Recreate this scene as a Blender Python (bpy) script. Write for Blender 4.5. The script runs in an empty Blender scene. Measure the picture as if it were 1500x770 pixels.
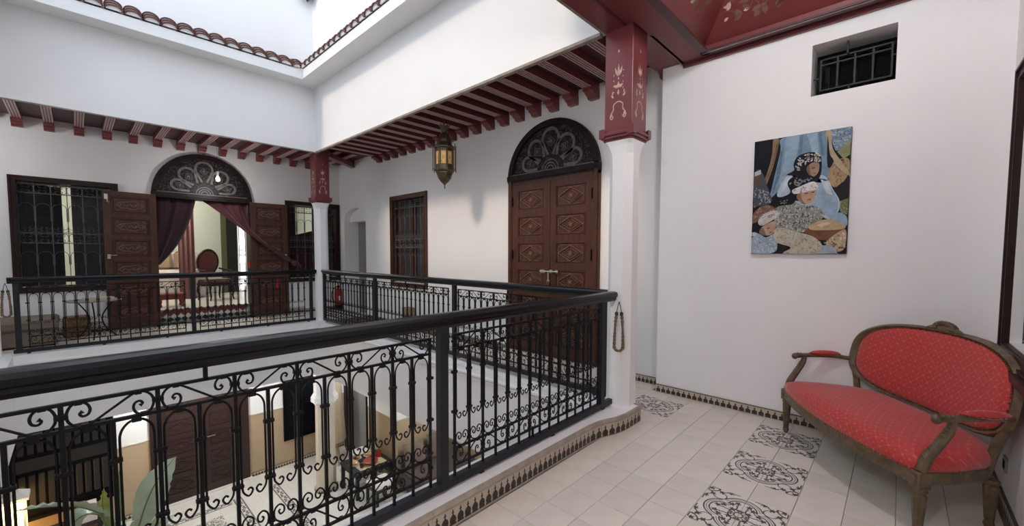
import bpy, math, random
from mathutils import Vector, Matrix
random.seed(7)
sc = bpy.context.scene
COL = sc.collection
PI = math.pi

# ---------------------------------------------------------------- camera
cam_d = bpy.data.cameras.new('camera'); cam = bpy.data.objects.new('camera', cam_d); COL.objects.link(cam)
F_PX, CY_PX, YAW, PITCH, ROLL, CAM_H = 602.64, 403.02, 0.8149, 0.0535, 0.0031, 1.3656
cam_d.sensor_fit = 'HORIZONTAL'; cam_d.sensor_width = 36.0
cam_d.lens = 36.0 * F_PX / 1500.0
cam_d.shift_y = (CY_PX - 385.0) / 1500.0
cam_d.clip_start = 0.02; cam_d.clip_end = 200
_f = Vector((math.sin(YAW) * math.cos(PITCH), math.cos(YAW) * math.cos(PITCH), -math.sin(PITCH)))
_r = Vector((math.cos(YAW), -math.sin(YAW), 0)); _u = _r.cross(_f)
_r2 = _r * math.cos(ROLL) + _u * math.sin(ROLL); _u2 = _u * math.cos(ROLL) - _r * math.sin(ROLL)
m = Matrix((_r2, _u2, -_f)).transposed().to_4x4(); m.translation = Vector((0, 0, CAM_H))
cam.matrix_world = m
sc.camera = cam

# ---------------------------------------------------------------- sky, sun, exposure
w = bpy.data.worlds.new('sky'); sc.world = w; w.use_nodes = True
bg = w.node_tree.nodes['Background']
bg.inputs['Color'].default_value = (0.76, 0.86, 1.0, 1); bg.inputs['Strength'].default_value = 0.86
sd = bpy.data.lights.new('veiled_sun', 'SUN'); sd.energy = 0.64; sd.angle = math.radians(9); sd.color = (1.0, 0.80, 0.62)
sun = bpy.data.objects.new('veiled_sun', sd); COL.objects.link(sun)
sun.rotation_euler = Vector((-0.75, 0.0, 0.62)).to_track_quat('Z', 'Y').to_euler(); sun.location = (-6, 5, 9)
sc.view_settings.view_transform = 'Standard'; sc.view_settings.look = 'None'
sc.view_settings.gamma = 1.0; sc.view_settings.use_curve_mapping = False
sc.view_settings.exposure = 1.18

# ---------------------------------------------------------------- materials
MATS = {}
def mat(name, col, rough=0.6, metal=0.0, var=0.0, vscale=6.0, bump=0.0, bscale=40.0, rnd=0.0, spec=0.5, emit=None, estr=0.0, col2=None, alpha=1.0, detail=4.0, stretch=None, trans=0.0, sheen=0.0, coat=0.0):
    if name in MATS: return MATS[name]
    M = bpy.data.materials.new(name); M.use_nodes = True; MATS[name] = M
    nt = M.node_tree; N = nt.nodes; L = nt.links; b = N['Principled BSDF']
    b.inputs['Base Color'].default_value = (*col, 1); b.inputs['Roughness'].default_value = rough
    b.inputs['Metallic'].default_value = metal; b.inputs['Specular IOR Level'].default_value = spec
    if trans: b.inputs['Transmission Weight'].default_value = trans
    if sheen: b.inputs['Sheen Weight'].default_value = sheen
    if coat: b.inputs['Coat Weight'].default_value = coat
    if emit: b.inputs['Emission Color'].default_value = (*emit, 1); b.inputs['Emission Strength'].default_value = estr
    tc = N.new('ShaderNodeTexCoord'); src = tc.outputs['Object']
    if stretch:
        mp = N.new('ShaderNodeMapping'); mp.inputs['Scale'].default_value = stretch; L.new(src, mp.inputs['Vector']); src = mp.outputs['Vector']
    out = None
    if var or col2:
        nz = N.new('ShaderNodeTexNoise'); nz.inputs['Scale'].default_value = vscale; nz.inputs['Detail'].default_value = detail
        L.new(src, nz.inputs['Vector'])
        rp = N.new('ShaderNodeValToRGB'); rp.color_ramp.elements[0].position = 0.3; rp.color_ramp.elements[1].position = 0.7
        c2 = col2 if col2 else tuple(max(0, c * (1 - var)) for c in col)
        rp.color_ramp.elements[0].color = (*c2, 1); rp.color_ramp.elements[1].color = (*[min(1, c * (1 + var * .4)) for c in col], 1)
        L.new(nz.outputs['Fac'], rp.inputs['Fac']); out = rp.outputs['Color']
    if rnd:
        oi = N.new('ShaderNodeObjectInfo'); mr = N.new('ShaderNodeMapRange')
        mr.inputs['To Min'].default_value = 1 - rnd; mr.inputs['To Max'].default_value = 1 + rnd * .5
        L.new(oi.outputs['Random'], mr.inputs['Value'])
        mx = N.new('ShaderNodeMix'); mx.data_type = 'RGBA'; mx.blend_type = 'MULTIPLY'; mx.inputs['Factor'].default_value = 1
        if out: L.new(out, mx.inputs[6])
        else: mx.inputs[6].default_value = (*col, 1)
        cb = N.new('ShaderNodeCombineColor'); [L.new(mr.outputs['Result'], cb.inputs[i]) for i in range(3)]
        L.new(cb.outputs['Color'], mx.inputs[7]); out = mx.outputs[2]
    if out: L.new(out, b.inputs['Base Color'])
    if bump:
        nb = N.new('ShaderNodeTexNoise'); nb.inputs['Scale'].default_value = bscale; nb.inputs['Detail'].default_value = 3
        L.new(src, nb.inputs['Vector']); bp = N.new('ShaderNodeBump'); bp.inputs['Strength'].default_value = bump; bp.inputs['Distance'].default_value = 0.01
        L.new(nb.outputs['Fac'], bp.inputs['Height']); L.new(bp.outputs['Normal'], b.inputs['Normal'])
    return M

WHITE = mat('white_plaster', (0.885, 0.88, 0.875), 0.85, var=0.02, vscale=1.3, bump=0.06, bscale=55)
WHITE_IN = mat('interior_plaster', (0.64, 0.67, 0.60), 0.85, var=0.03, vscale=1.5)
BEIGE = mat('beige_dado_plaster', (0.47, 0.36, 0.235), 0.8, var=0.06, vscale=2, bump=0.05)
IRON = mat('black_iron', (0.006, 0.006, 0.008), 0.45, 0.0, spec=.22, bump=0.05, bscale=120)
IRON_L = mat('greyed_grille_iron', (0.085, 0.085, 0.092), 0.5)
IRON_G = mat('charcoal_painted_steel', (0.017, 0.018, 0.023), 0.42, 0.0, spec=.3, bump=0.03, bscale=80)
RAILW = mat('black_lacquered_rail', (0.006, 0.006, 0.009), 0.30, 0, spec=.35, bump=0.04, bscale=30, stretch=(1, 12, 12))
REDP = mat('oxblood_painted_wood', (0.185, 0.040, 0.044), 0.36, var=0.18, vscale=5, bump=0.05, bscale=30)
REDB = mat('dark_oxblood_boards', (0.075, 0.020, 0.026), 0.5, var=0.3, vscale=4, bump=0.05, bscale=30)
REDC = mat('red_painted_ceiling', (0.165, 0.028, 0.028), 0.45, var=0.15, vscale=3)
STRIPE = mat('pale_pink_paint', (0.58, 0.47, 0.46), 0.6, var=0.2, vscale=20)
ORNA = mat('faded_ornament_paint', (0.60, 0.40, 0.33), 0.6, var=0.25, vscale=30)
ORND = mat('dim_ornament_paint', (0.20, 0.095, 0.070), 0.6, var=0.3, vscale=25)
WOOD = mat('reddish_brown_wood', (0.088, 0.034, 0.022), 0.40, spec=.35, var=0.35, vscale=7, bump=0.12, bscale=30, stretch=(3, 3, .5))
WOODH = mat('painted_carving_highlight', (0.23, 0.115, 0.080), 0.40, var=0.55, vscale=20, bump=0.1)  # lighter tone paints highlights onto the carved ridges
WOODD = mat('dark_carved_wood', (0.020, 0.013, 0.013), 0.45, spec=.2, var=0.4, vscale=10, bump=0.15, bscale=40)
WOODF = mat('dark_frame_wood', (0.030, 0.013, 0.010), 0.42, spec=.25, var=0.35, vscale=6, bump=0.1, bscale=30, stretch=(2, 2, .6))
GREYW = mat('painted_grey_highlight', (0.150, 0.135, 0.128), 0.5, var=0.4, vscale=18, bump=0.15)  # lightened grey puts the highlights of the tympanum bands into the colour
TILE = mat('cream_cement_tile', (0.80, 0.745, 0.655), 0.36, var=0.08, vscale=5, rnd=0.055, bump=0.02, bscale=20)
TILEP = mat('pale_cement_tile', (0.82, 0.785, 0.72), 0.36, var=0.07, vscale=6, rnd=0.05)
TGREY = mat('grey_tile_print', (0.075, 0.068, 0.060), 0.4, var=0.25, vscale=12)
CARVE = mat('dull_carved_ground', (0.065, 0.056, 0.053), 0.5, spec=.3)
GROUT = mat('tile_grout', (0.24, 0.20, 0.15), 0.8, var=0.2, vscale=9)
LTILE = mat('courtyard_tile', (0.80, 0.77, 0.71), 0.4, var=0.06, vscale=4)
BBT = mat('skirting_tile', (0.58, 0.50, 0.40), 0.4, var=0.12, vscale=9, rnd=0.06)
BBM = mat('skirting_print', (0.035, 0.026, 0.022), 0.42)
CAPM = mat('skirting_cap', (0.44, 0.37, 0.30), 0.45, var=0.2, vscale=12, rnd=0.08)
BRASS = mat('aged_brass', (0.22, 0.16, 0.085), 0.36, 0.85, var=0.3, vscale=30)
BRASSL = mat('lantern_brass', (0.13, 0.10, 0.065), 0.4, 0.75, var=0.35, vscale=25)
METAL = mat('bright_steel', (0.62, 0.58, 0.5), 0.3, 0.9)
GLASSD = mat('dark_window_glass', (0.008, 0.009, 0.012), 0.7, 0.0, spec=0.02)
BLACK = mat('matt_black', (0.005, 0.005, 0.006), 0.6, spec=.1)
ROOFT = mat('terracotta_roof_tile', (0.17, 0.072, 0.058), 0.75, var=0.35, vscale=12, rnd=0.22, bump=0.1)

# ---------------------------------------------------------------- mesh builder
class MB:
    def __init__(s): s.v = []; s.f = []; s.m = []; s.ms = []
    def mi(s, mt):
        if mt not in s.ms: s.ms.append(mt)
        return s.ms.index(mt)
    def add(s, vs, fs, mt):
        o = len(s.v); k = s.mi(mt)
        s.v += [tuple(v) for v in vs]; s.f += [tuple(i + o for i in f) for f in fs]; s.m += [k] * len(fs)
        return s
    def box(s, x0, x1, y0, y1, z0, z1, mt):
        x0, x1 = sorted((x0, x1)); y0, y1 = sorted((y0, y1)); z0, z1 = sorted((z0, z1))
        vs = [(x, y, z) for z in (z0, z1) for y in (y0, y1) for x in (x0, x1)]
        return s.add(vs, [(0, 2, 3, 1), (4, 5, 7, 6), (0, 1, 5, 4), (2, 6, 7, 3), (0, 4, 6, 2), (1, 3, 7, 5)], mt)
    def cbox(s, c, d, mt, rot=None):
        vs = [Vector((sx * d[0] / 2, sy * d[1] / 2, sz * d[2] / 2)) for sz in (-1, 1) for sy in (-1, 1) for sx in (-1, 1)]
        if rot is not None: vs = [rot @ v for v in vs]
        c = Vector(c)
        return s.add([v + c for v in vs], [(0, 2, 3, 1), (4, 5, 7, 6), (0, 1, 5, 4), (2, 6, 7, 3), (0, 4, 6, 2), (1, 3, 7, 5)], mt)
    def bbox(s, x0, x1, y0, y1, z0, z1, b, mt):            # chamfered box (all edges)
        x0, x1 = sorted((x0, x1)); y0, y1 = sorted((y0, y1)); z0, z1 = sorted((z0, z1))
        rings = []
        for z, i in ((z0, b), (z0 + b, 0), (z1 - b, 0), (z1, b)):
            xa, xb, ya, yb = x0 + i, x1 - i, y0 + i, y1 - i
            rings.append([(xa + b, ya, z), (xb - b, ya, z), (xb, ya + b, z), (xb, yb - b, z), (xb - b, yb, z), (xa + b, yb, z), (xa, yb - b, z), (xa, ya + b, z)])
        return s.loft(rings, mt)
    def loft(s, rings, mt, closed=True, caps=True):
        n = len(rings[0]); vs = [p for r in rings for p in r]; fs = []
        for i in range(len(rings) - 1):
            for j in range(n if closed else n - 1):
                k = (j + 1) % n; fs.append((i * n + j, i * n + k, (i + 1) * n + k, (i + 1) * n + j))
        if caps and closed:
            fs.append(tuple(range(n - 1, -1, -1))); fs.append(tuple((len(rings) - 1) * n + j for j in range(n)))
        return s.add(vs, fs, mt)
    def tube(s, pts, r, mt, n=6, caps=True, closed=False, sq=False):
        P = [Vector(p) for p in pts]; k = len(P); rr = r if isinstance(r, (list, tuple)) else [r] * k
        rings = []; up = None
        for i in range(k):
            if closed: t = P[(i + 1) % k] - P[i - 1]
            else: t = P[min(i + 1, k - 1)] - P[max(i - 1, 0)]
            t = t.normalized() if t.length > 1e-9 else Vector((0, 0, 1))
            if up is None:
                a = Vector((0, 0, 1)) if abs(t.z) < .9 else Vector((0, 1, 0)); up = (a - t * a.dot(t)).normalized()
            else:
                up = up - t * up.dot(t)
                up = up.normalized() if up.length > 1e-6 else t.orthogonal().normalized()
            sd = t.cross(up); off = PI / n if sq else 0
            rings.append([P[i] + (up * math.cos(2 * PI * j / n + off) + sd * math.sin(2 * PI * j / n + off)) * rr[i] for j in range(n)])
        if closed:
            rings.append(rings[0]); return s.loft(rings, mt, caps=False)
        return s.loft(rings, mt, caps=caps)
    def lathe(s, prof, mt, n=16, c=(0, 0, 0), a0=0.0, flute=0.0):
        rings = []
        for r, z in prof:
            rings.append([(c[0] + r * (1 + (flute if j % 2 else 0)) * math.cos(2 * PI * j / n + a0), c[1] + r * (1 + (flute if j % 2 else 0)) * math.sin(2 * PI * j / n + a0), c[2] + z) for j in range(n)])
        return s.loft(rings, mt)
    def prism(s, poly, h0, h1, mt, T=None):                 # poly (a,b) extruded along third axis; T maps (a,b,h)->xyz
        T = T or (lambda a, b, h: (a, b, h)); n = len(poly)
        vs = [T(a, b, h0) for a, b in poly] + [T(a, b, h1) for a, b in poly]
        fs = [tuple(range(n - 1, -1, -1)), tuple(range(n, 2 * n))] + [(i, (i + 1) % n, n + (i + 1) % n, n + i) for i in range(n)]
        return s.add(vs, fs, mt)
    def flat(s, poly, h, mt, T=None):
        T = T or (lambda a, b, h: (a, b, h)); return s.add([T(a, b, h) for a, b in poly], [tuple(range(len(poly)))], mt)
    def ribbon(s, pts, wd, h, mt, T=None, h1=None, closed=False):   # flat or raised stripe along 2-D polyline
        T = T or (lambda a, b, h: (a, b, h)); n = len(pts); L = []; R = []
        for i in range(n):
            if closed: a, b = pts[i - 1], pts[(i + 1) % n]
            else: a, b = pts[max(i - 1, 0)], pts[min(i + 1, n - 1)]
            dx, dy = b[0] - a[0], b[1] - a[1]; l = math.hypot(dx, dy) or 1
            nx, ny = -dy / l * wd / 2, dx / l * wd / 2
            L.append((pts[i][0] + nx, pts[i][1] + ny)); R.append((pts[i][0] - nx, pts[i][1] - ny))
        rng = range(n if closed else n - 1)
        if h1 is None:
            return s.add([T(*p, h) for p in L] + [T(*p, h) for p in R], [(i, (i + 1) % n, n + (i + 1) % n, n + i) for i in rng], mt)
        rings = [[T(*L[i], h), T(*L[i], h1), T(*R[i], h1), T(*R[i], h)] for i in range(n)]
        if closed: rings.append(rings[0])
        return s.loft(rings, mt, caps=not closed)
    def grid(s, fn, nu, nv, mt, thick=None):
        vs = [fn(i / nu, j / nv) for i in range(nu + 1) for j in range(nv + 1)]
        fs = [(i * (nv + 1) + j, (i + 1) * (nv + 1) + j, (i + 1) * (nv + 1) + j + 1, i * (nv + 1) + j + 1) for i in range(nu) for j in range(nv)]
        return s.add(vs, fs, mt)
    def ell(s, c, r, mt, n=12, k=7):
        rings = []
        for i in range(k + 1):
            a = -PI / 2 + PI * i / k; cr = max(math.cos(a), .02)
            rings.append([(c[0] + r[0] * cr * math.cos(2 * PI * j / n), c[1] + r[1] * cr * math.sin(2 * PI * j / n), c[2] + r[2] * math.sin(a)) for j in range(n)])
        return s.loft(rings, mt)
    def mesh(s, name, smooth=False, angle=35):
        me = bpy.data.meshes.new(name); me.from_pydata(s.v, [], s.f)
        for mt in s.ms: me.materials.append(mt)
        me.polygons.foreach_set('material_index', s.m)
        me.update()
        import bmesh
        bm = bmesh.new(); bm.from_mesh(me); bmesh.ops.recalc_face_normals(bm, faces=bm.faces); bm.to_mesh(me); bm.free()
        if smooth:
            me.polygons.foreach_set('use_smooth', [True] * len(me.polygons)); me.set_sharp_from_angle(angle=math.radians(angle))
        return me
    def build(s, name, parent=None, loc=(0, 0, 0), rz=0.0, smooth=False, angle=35):
        return inst(name, s.mesh(name, smooth, angle), parent, loc, rz)

def inst(name, me, parent=None, loc=(0, 0, 0), rz=0.0, rot=None, scale=None):
    o = bpy.data.objects.new(name, me); COL.objects.link(o)
    o.location = loc; o.rotation_euler = rot if rot is not None else (0, 0, rz)
    if scale is not None: o.scale = scale
    if parent: o.parent = parent
    return o
def thing(name, label, cat, loc=(0, 0, 0), rz=0.0, group=None):
    o = inst(name, None, None, loc, rz); return tag(o, label, cat, group)
def tag(o, label, cat, group=None, kind=None):
    o['label'] = label; o['category'] = cat
    if group: o['group'] = group
    if kind: o['kind'] = kind
    return o
def struct(o, label=None, cat=None):
    o['kind'] = 'structure'
    if label: o['label'] = label
    if cat: o['category'] = cat
    return o
def sroot(name, label, cat, loc=(0, 0, 0), rz=0.0): return struct(inst(name, None, None, loc, rz), label, cat)
def spiral(cx, cz, r0, r1, a0, a1, n=14):
    return [(cx + (r0 + (r1 - r0) * i / n) * math.cos(a0 + (a1 - a0) * i / n), cz + (r0 + (r1 - r0) * i / n) * math.sin(a0 + (a1 - a0) * i / n)) for i in range(n + 1)]
def arc(cx, cz, r, a0, a1, n=12): return spiral(cx, cz, r, r, a0, a1, n)
def smoothpath(P, n=6):                                     # Catmull-Rom through points
    out = []
    for i in range(len(P) - 1):
        p0, p1, p2, p3 = P[max(i - 1, 0)], P[i], P[i + 1], P[min(i + 2, len(P) - 1)]
        for k in range(n):
            t = k / n; out.append(tuple(.5 * (2 * b + (c - a) * t + (2 * a - 5 * b + 4 * c - d) * t * t + (3 * b - a - 3 * c + d) * t ** 3) for a, b, c, d in zip(p0, p1, p2, p3)))
    out.append(tuple(P[-1])); return out
# ================================================================= SETTING
XL, XR, YN, YF = -0.55, 2.98, 1.80, 7.60       # courtyard faces of the galleries
XW, YW, XP, YB, XLW = 4.10, 9.19, 3.92, -0.46, -2.0
FF, FL = 0.10, -3.08                            # far-gallery floor, courtyard floor
SB = -0.83                                      # bottom of the white slab edges
CT = 0.125                                      # curb top

def holed(name, axis, p0, p1, a0, a1, z0, z1, holes, mt, zsplit=None, mt2=None):
    """wall slab between planes p0..p1 on the axis, spanning a0..a1 on the other, with rectangular holes"""
    A = sorted({a0, a1, *[h[0] for h in holes], *[h[1] for h in holes]}); Z = sorted({z0, z1, *[h[2] for h in holes], *[h[3] for h in holes], *([zsplit] if zsplit else [])})
    A = [a for a in A if a0 <= a <= a1]; Z = [z for z in Z if z0 <= z <= z1]
    b = MB()
    for i in range(len(A) - 1):
        for j in range(len(Z) - 1):
            ca, cz = (A[i] + A[i + 1]) / 2, (Z[j] + Z[j + 1]) / 2
            if any(h[0] < ca < h[1] and h[2] < cz < h[3] for h in holes): continue
            mm = mt2 if (zsplit and cz < zsplit) else mt
            if axis == 'x': b.box(p0, p1, A[i], A[i + 1], Z[j], Z[j + 1], mm)
            else: b.box(A[i], A[i + 1], p0, p1, Z[j], Z[j + 1], mm)
    return b.build(name)

# --- upper floor: slabs of the galleries with their white edges
b = MB()
b.box(XLW, XW, YB, YN - .1, -0.45, -0.012, GROUT)
b.box(XR + .1, XW, YN - .1, YF + .1, -0.45, -0.012, GROUT)
b.box(XLW, XL - .1, YN - .1, YF + .1, -0.45, -0.012, GROUT)
b.box(XLW, XW, YF + .1, YW, -0.45, FF - 0.012, GROUT)
floor = struct(b.build('floor_gallery'), 'cream cement tile floor of the upper gallery around the courtyard', 'floor')
b = MB()
b.box(XL - .2, XR + .2, YN - .2, YN, SB, -.02, WHITE); b.box(XL - .2, XR + .2, YF, YF + .2, SB, -.02, WHITE)
b.box(XR, XR + .2, YN, YF, SB, -.02, WHITE); b.box(XL - .2, XL, YN, YF, SB, -.02, WHITE)
struct(b.build('wall_slab_edge'), 'white slab edge below the upper gallery balustrades', 'slab edge')
# curbs under the railings
b = MB()
pl = [(XL - .2, 1.585), (2.50, 1.585), (2.62, 1.57), (2.74, 1.525), (2.86, 1.503), (3.11, 1.50), (3.125, 1.52), (3.125, 1.60), (3.24, 1.60), (3.24, YN + .02), (3.20, YN + .02), (XR - .012, YN + .02), (XR - .02, YN + .008), (XL - .2, YN + .008)]
b.prism(pl, -.02, CT - .012, WHITE)
b.prism([(x, min(y + .012, YN + .008) if y < 1.65 else y) for x, y in pl], CT - .012, CT, WHITE)
b.box(XR - .008, XR + .2, YN + .02, YF - .01, -.02, CT - .03, WHITE)
b.box(XL - .2, XR + .26, YF - .008, YF + .26, -.02, CT, WHITE)
b.box(XL - .2, XL, YN, YF, -.02, CT, WHITE)
# narrow ledge mouldings seen along the slab tops
for z, d in ((.035, .022), (.0, .012)):
    b.box(XL, XR - .03, YF - d - .008, YF - .008, z - .02, z, WHITE); b.box(XR - d - .008, XR - .008, YN + .05, YF - .03, z - .02, z, WHITE)
struct(b.build('trim_curb'), 'low white painted curb the balustrades stand on', 'curb')

# --- tiles of the gallery floor (0.2 m cement tiles, medallions of four printed tiles)
TX0, TY0, TS = 2.1324, 0.3652, 0.2
def tile_mesh(name, s, mt, th=.012, print_fn=None):
    b = MB(); g = .0011; h = s / 2 - g; e = .0012
    b.loft([[(-h, -h, -th), (h, -h, -th), (h, h, -th), (-h, h, -th)], [(-h, -h, -e), (h, -h, -e), (h, h, -e), (-h, h, -e)], [(-h + e, -h + e, 0), (h - e, -h + e, 0), (h - e, h - e, 0), (-h + e, h - e, 0)]], mt)
    if print_fn: print_fn(b, s, h)
    return b.mesh(name)
def medallion_print(b, s, h):
    # quarter of a quatrefoil medallion: centre of the medallion at the (-,-) corner
    def P(u, v): return (-h + 2 * h * u, -h + 2 * h * v)
    Z = .0004
    def clipline(pts): return [P(u, v) for u, v in pts if -0.001 <= u <= .992 and -0.001 <= v <= .992]
    def rib(pts, wd):
        q = clipline(pts)
        if len(q) > 1: b.ribbon(q, wd * 2 * h, Z, TGREY)
    def leaf(c, ang, l, wd):
        ca, sa = math.cos(ang), math.sin(ang)
        sh = [(-.55, .10), (-.12, .16), (-.16, .60), (.12, .50), (.22, .30), (.55, .48), (.40, 0), (.55, -.48), (.22, -.30), (.12, -.50), (-.16, -.60), (-.12, -.16), (-.55, -.10)]
        b.flat([P(min(.99, max(.0, c[0] + x * l * ca - y * wd * sa)), min(.99, max(.0, c[1] + x * l * sa + y * wd * ca))) for x, y in sh], Z, TGREY)
    for r, wd in ((.480, .040), (.415, .018), (.345, .040)):
        c = .36
        p = [q for q in arc(c, 0, r, 0, PI * .80, 26) if q[0] >= q[1]]; rib(p, wd); rib([(v, u) for u, v in p], wd)
    # inner petals and centre star
    rib(arc(.30, .30, .20, PI * .78, PI * 1.72, 12), .036)
    rib(arc(0, 0, .235, 0, PI / 2, 10), .034); rib(arc(0, 0, .10, 0, PI / 2, 6), .040); leaf((.165, .03), 0, .10, .10); leaf((.03, .165), PI / 2, .10, .10)
    rib(arc(.62, .62, .17, PI * .55, PI * 1.95, 10), .030)
    for a, c in ((.30, (.52, .13)), (PI / 2 - .30, (.13, .52)), (-.5, (.40, .26)), (PI / 2 + .5, (.26, .40)), (PI / 4, (.17, .17))): leaf(c, a, .20, .13)
    # corner ornaments
    rib(arc(1, 1, .30, PI, PI * 1.5, 10), .042); rib(arc(.97, .62, .13, PI * .6, PI * 1.45, 8), .036); rib(arc(.62, .97, .13, PI * 1.05, PI * 1.9, 8), .036)
    for c, a in (((.80, .62), .5), ((.62, .80), PI / 2 - .5), ((.87, .90), PI / 4), ((.93, .40), 1.3), ((.40, .93), .3)): leaf(c, a, .17, .12)
    for u in (.18, .70): b.flat([P(u, .955), P(u + .22, .955), P(u + .22, .985), P(u, .985)], Z, TGREY); b.flat([P(.955, u), P(.985, u), P(.985, u + .22), P(.955, u + .22)], Z, TGREY)
TM = tile_mesh('tile', TS, TILE); TMP = tile_mesh('printed_tile', TS, TILEP, print_fn=medallion_print)
def med(i, j):
    """(printed, rotation) for grid cell: medallions along the near gallery row and down the side gallery"""
    for (ci, cj) in [(3 * k, 0) for k in range(-4, 3)] + [(6, 5 + 3 * k) for k in range(0, 9)]:
        if ci <= i < ci + 2 and cj <= j < cj + 2: return {(1, 1): 0, (0, 1): PI / 2, (0, 0): PI, (1, 0): -PI / 2}[(i - ci, j - cj)]
    return None
field = MB()
for i in range(-12, 11):
    for j in range(-5, 37):
        x, y = TX0 + TS * (i + .5), TY0 + TS * (j + .5)
        if y < YB + .0 or x > XW + .06 or (y < 1.70 and x > XP + .08) or y > YF - .1: continue
        near = (y < 1.62 and x > .55) or (x > 3.13 and y < 3.1)
        far = (x > 3.13) and not near
        if not (near or far): continue
        r = med(i, j)
        if near:
            dz = random.uniform(-.0006, .0004)
            inst('tile' if r is None else 'printed_tile', TM if r is None else TMP, floor, (x, y, dz), r or 0.0)
        elif r is not None: inst('printed_tile', TMP, floor, (x, y, 0), r)
        else:
            h = .0985; field.loft([[(x - h, y - h, -.012), (x + h, y - h, -.012), (x + h, y + h, -.012), (x - h, y + h, -.012)], [(x - h, y - h, 0), (x + h, y - h, 0), (x + h, y + h, 0), (x - h, y + h, 0)]], TILE)
for i in range(-21, 10):
    for j in range(0, 7):
        x, y, h = TX0 + TS * (i + .5), 7.94 + TS * j, .0985
        field.loft([[(x - h, y - h, FF - .012), (x + h, y - h, FF - .012), (x + h, y + h, FF - .012), (x - h, y + h, FF - .012)], [(x - h, y - h, FF), (x + h, y - h, FF), (x + h, y + h, FF), (x - h, y + h, FF)]], TILE)
fo = field.build('distant_tile_field', floor); fo['kind'] = 'stuff'

# --- skirting tiles with the dark finial print
def motif(x, w, h):
    q = [(.43, 0), (.43, .09), (.33, .15), (.41, .22), (.42, .34), (.34, .48), (.20, .56), (.09, .60), (.08, .70), (.19, .75), (.07, .81), (.07, .93)]; s = q + [(-a, b) for a, b in q[::-1]]
    return [(x + a * w, .008 + b * h) for a, b in s]
def skirt_mesh(name, L, h, cap, n=4, th=.012):
    b = MB(); g = .0008
    b.box(-L / 2 + g, L / 2 - g, 0, th, .002, h, BBT)
    T = lambda a, z, y: (a, y, z)
    for k in range(n): b.flat(motif(-L / 2 + L / n * (k + .5), L / n, h - .012), -.0005, BBM, T)
    if cap:
        b.loft([[(x, yy, zz) for yy, zz in ((th, h), (-.006, h + .002), (-.010, h + cap * .45), (-.004, h + cap), (th, h + cap))] for x in (-L / 2 + g, L / 2 - g)], CAPM)
    else: b.box(-L / 2, L / 2, -.0015, th, h, h + .004, BBM)
    return b.mesh(name)
SKC = skirt_mesh('tile', .2, .098, .034); SKW = skirt_mesh('tile', .2, .074, 0)
SKC3 = skirt_mesh('tile', .125, .098, .034, 2)
def skirting(name, me, p0, p1, L=.2, z=0, label=None):
    root = sroot(name, label or 'cream skirting tiles printed with dark finial motifs', 'baseboard', (p0[0], p0[1], z))
    dx, dy = p1[0] - p0[0], p1[1] - p0[1]; D = math.hypot(dx, dy); n = max(1, round(D / L)); a = math.atan2(dy, dx)
    for k in range(n):
        t = (k + .5) / n; inst('tile', me, root, (dx * t, dy * t, 0), a, scale=(D / n / L, 1, 1))
    return root
skirting('baseboard_curb', SKC, (-.25, 1.577), (2.50, 1.577))
r = skirting('baseboard_column', SKC3, (2.50, 1.577), (2.63, 1.56), .125, label='skirting tiles bending around the near white column base')
for p0, p1 in (((2.63, 1.558), (2.75, 1.515)), ((2.75, 1.513), (2.87, 1.494)), ((2.87, 1.492), (2.99, 1.491)), ((2.99, 1.491), (3.112, 1.491))):
    a = math.atan2(p1[1] - p0[1], p1[0] - p0[0]); inst('tile', SKC3, r, ((p0[0] + p1[0]) / 2 - 2.50, (p0[1] + p1[1]) / 2 - 1.577, 0), a, scale=(math.hypot(p1[0] - p0[0], p1[1] - p0[1]) / .125, 1, 1))
inst('tile', SKC3, r, (3.131 - 2.50, 1.545 - 1.577, 0), PI / 2, scale=(.8, 1, 1))
skirting('baseboard_painting', SKW, (XP - .012, 1.715), (XP - .012, YB), label='skirting tiles below the wall with the painting')
skirting('baseboard_return', SKW, (XW, 1.72), (XP - .012, 1.72), label='short skirting at the step in the right wall')
skirting('baseboard_near', SKW, (XP, YB + .012), (0.3, YB + .012), label='skirting tiles below the dark framed window by the sofa')
for o in [o for o in bpy.data.objects if o.name.startswith('baseboard_near')]:
    for c in o.children: c.rotation_euler.z = PI
skirting('baseboard_right', SKW, (XW - .012, 7.95), (XW - .012, 3.95), label='skirting tiles along the lantern wall')
skirting('baseboard_right_end', SKW, (XW - .012, 2.45), (XW - .012, 1.735), label='skirting tiles between arched door and wall step')
for nm in ('baseboard_painting', 'baseboard_right', 'baseboard_right_end'):
    pass
skirting('baseboard_far', SKW, (-1.9, YW - .012), (.38, YW - .012), z=FF, label='skirting tiles below the shuttered far window')
skirting('baseboard_far_end', SKW, (2.95, YW - .012), (4.09, YW - .012), z=FF, label='skirting tiles below the far corner window')

# --- walls of the upper storey
VH = (.072, .549, 2.572, 2.953)                       # ventilation window
struct(holed('wall_painting', 'x', XP, XP + .30, YB - .2, 1.72, -.45, 3.45, [VH], WHITE), 'white plaster wall where the painting hangs', 'wall')
DW = (5.90, 6.92, .83, 2.345)                         # lantern-wall window opening
NI = (7.985, 8.955, -.02, 2.315)                      # arched passage
struct(holed('wall_right', 'x', XW, XW + .30, 1.72, YW + .3, -.45, 3.45, [DW, NI], WHITE), 'white wall with arched double door and lantern', 'wall')
WA = (-.545, .435, .835, 2.385); WD = (.955, 2.335, FF, 2.345); WB = (3.05, 4.01, .835, 2.365)
struct(holed('wall_far', 'y', YW, YW + .30, XLW, XW, -.45, 3.45, [WA, WD, WB], WHITE), 'white far gallery wall with open carved doors', 'wall')
NW = (2.35, 3.545, .88, 2.31)
struct(holed('wall_near', 'y', YB - .30, YB, XLW, XP, -.45, 3.45, [NW], WHITE), 'white wall behind the sofa with dark framed window', 'wall')
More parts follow.
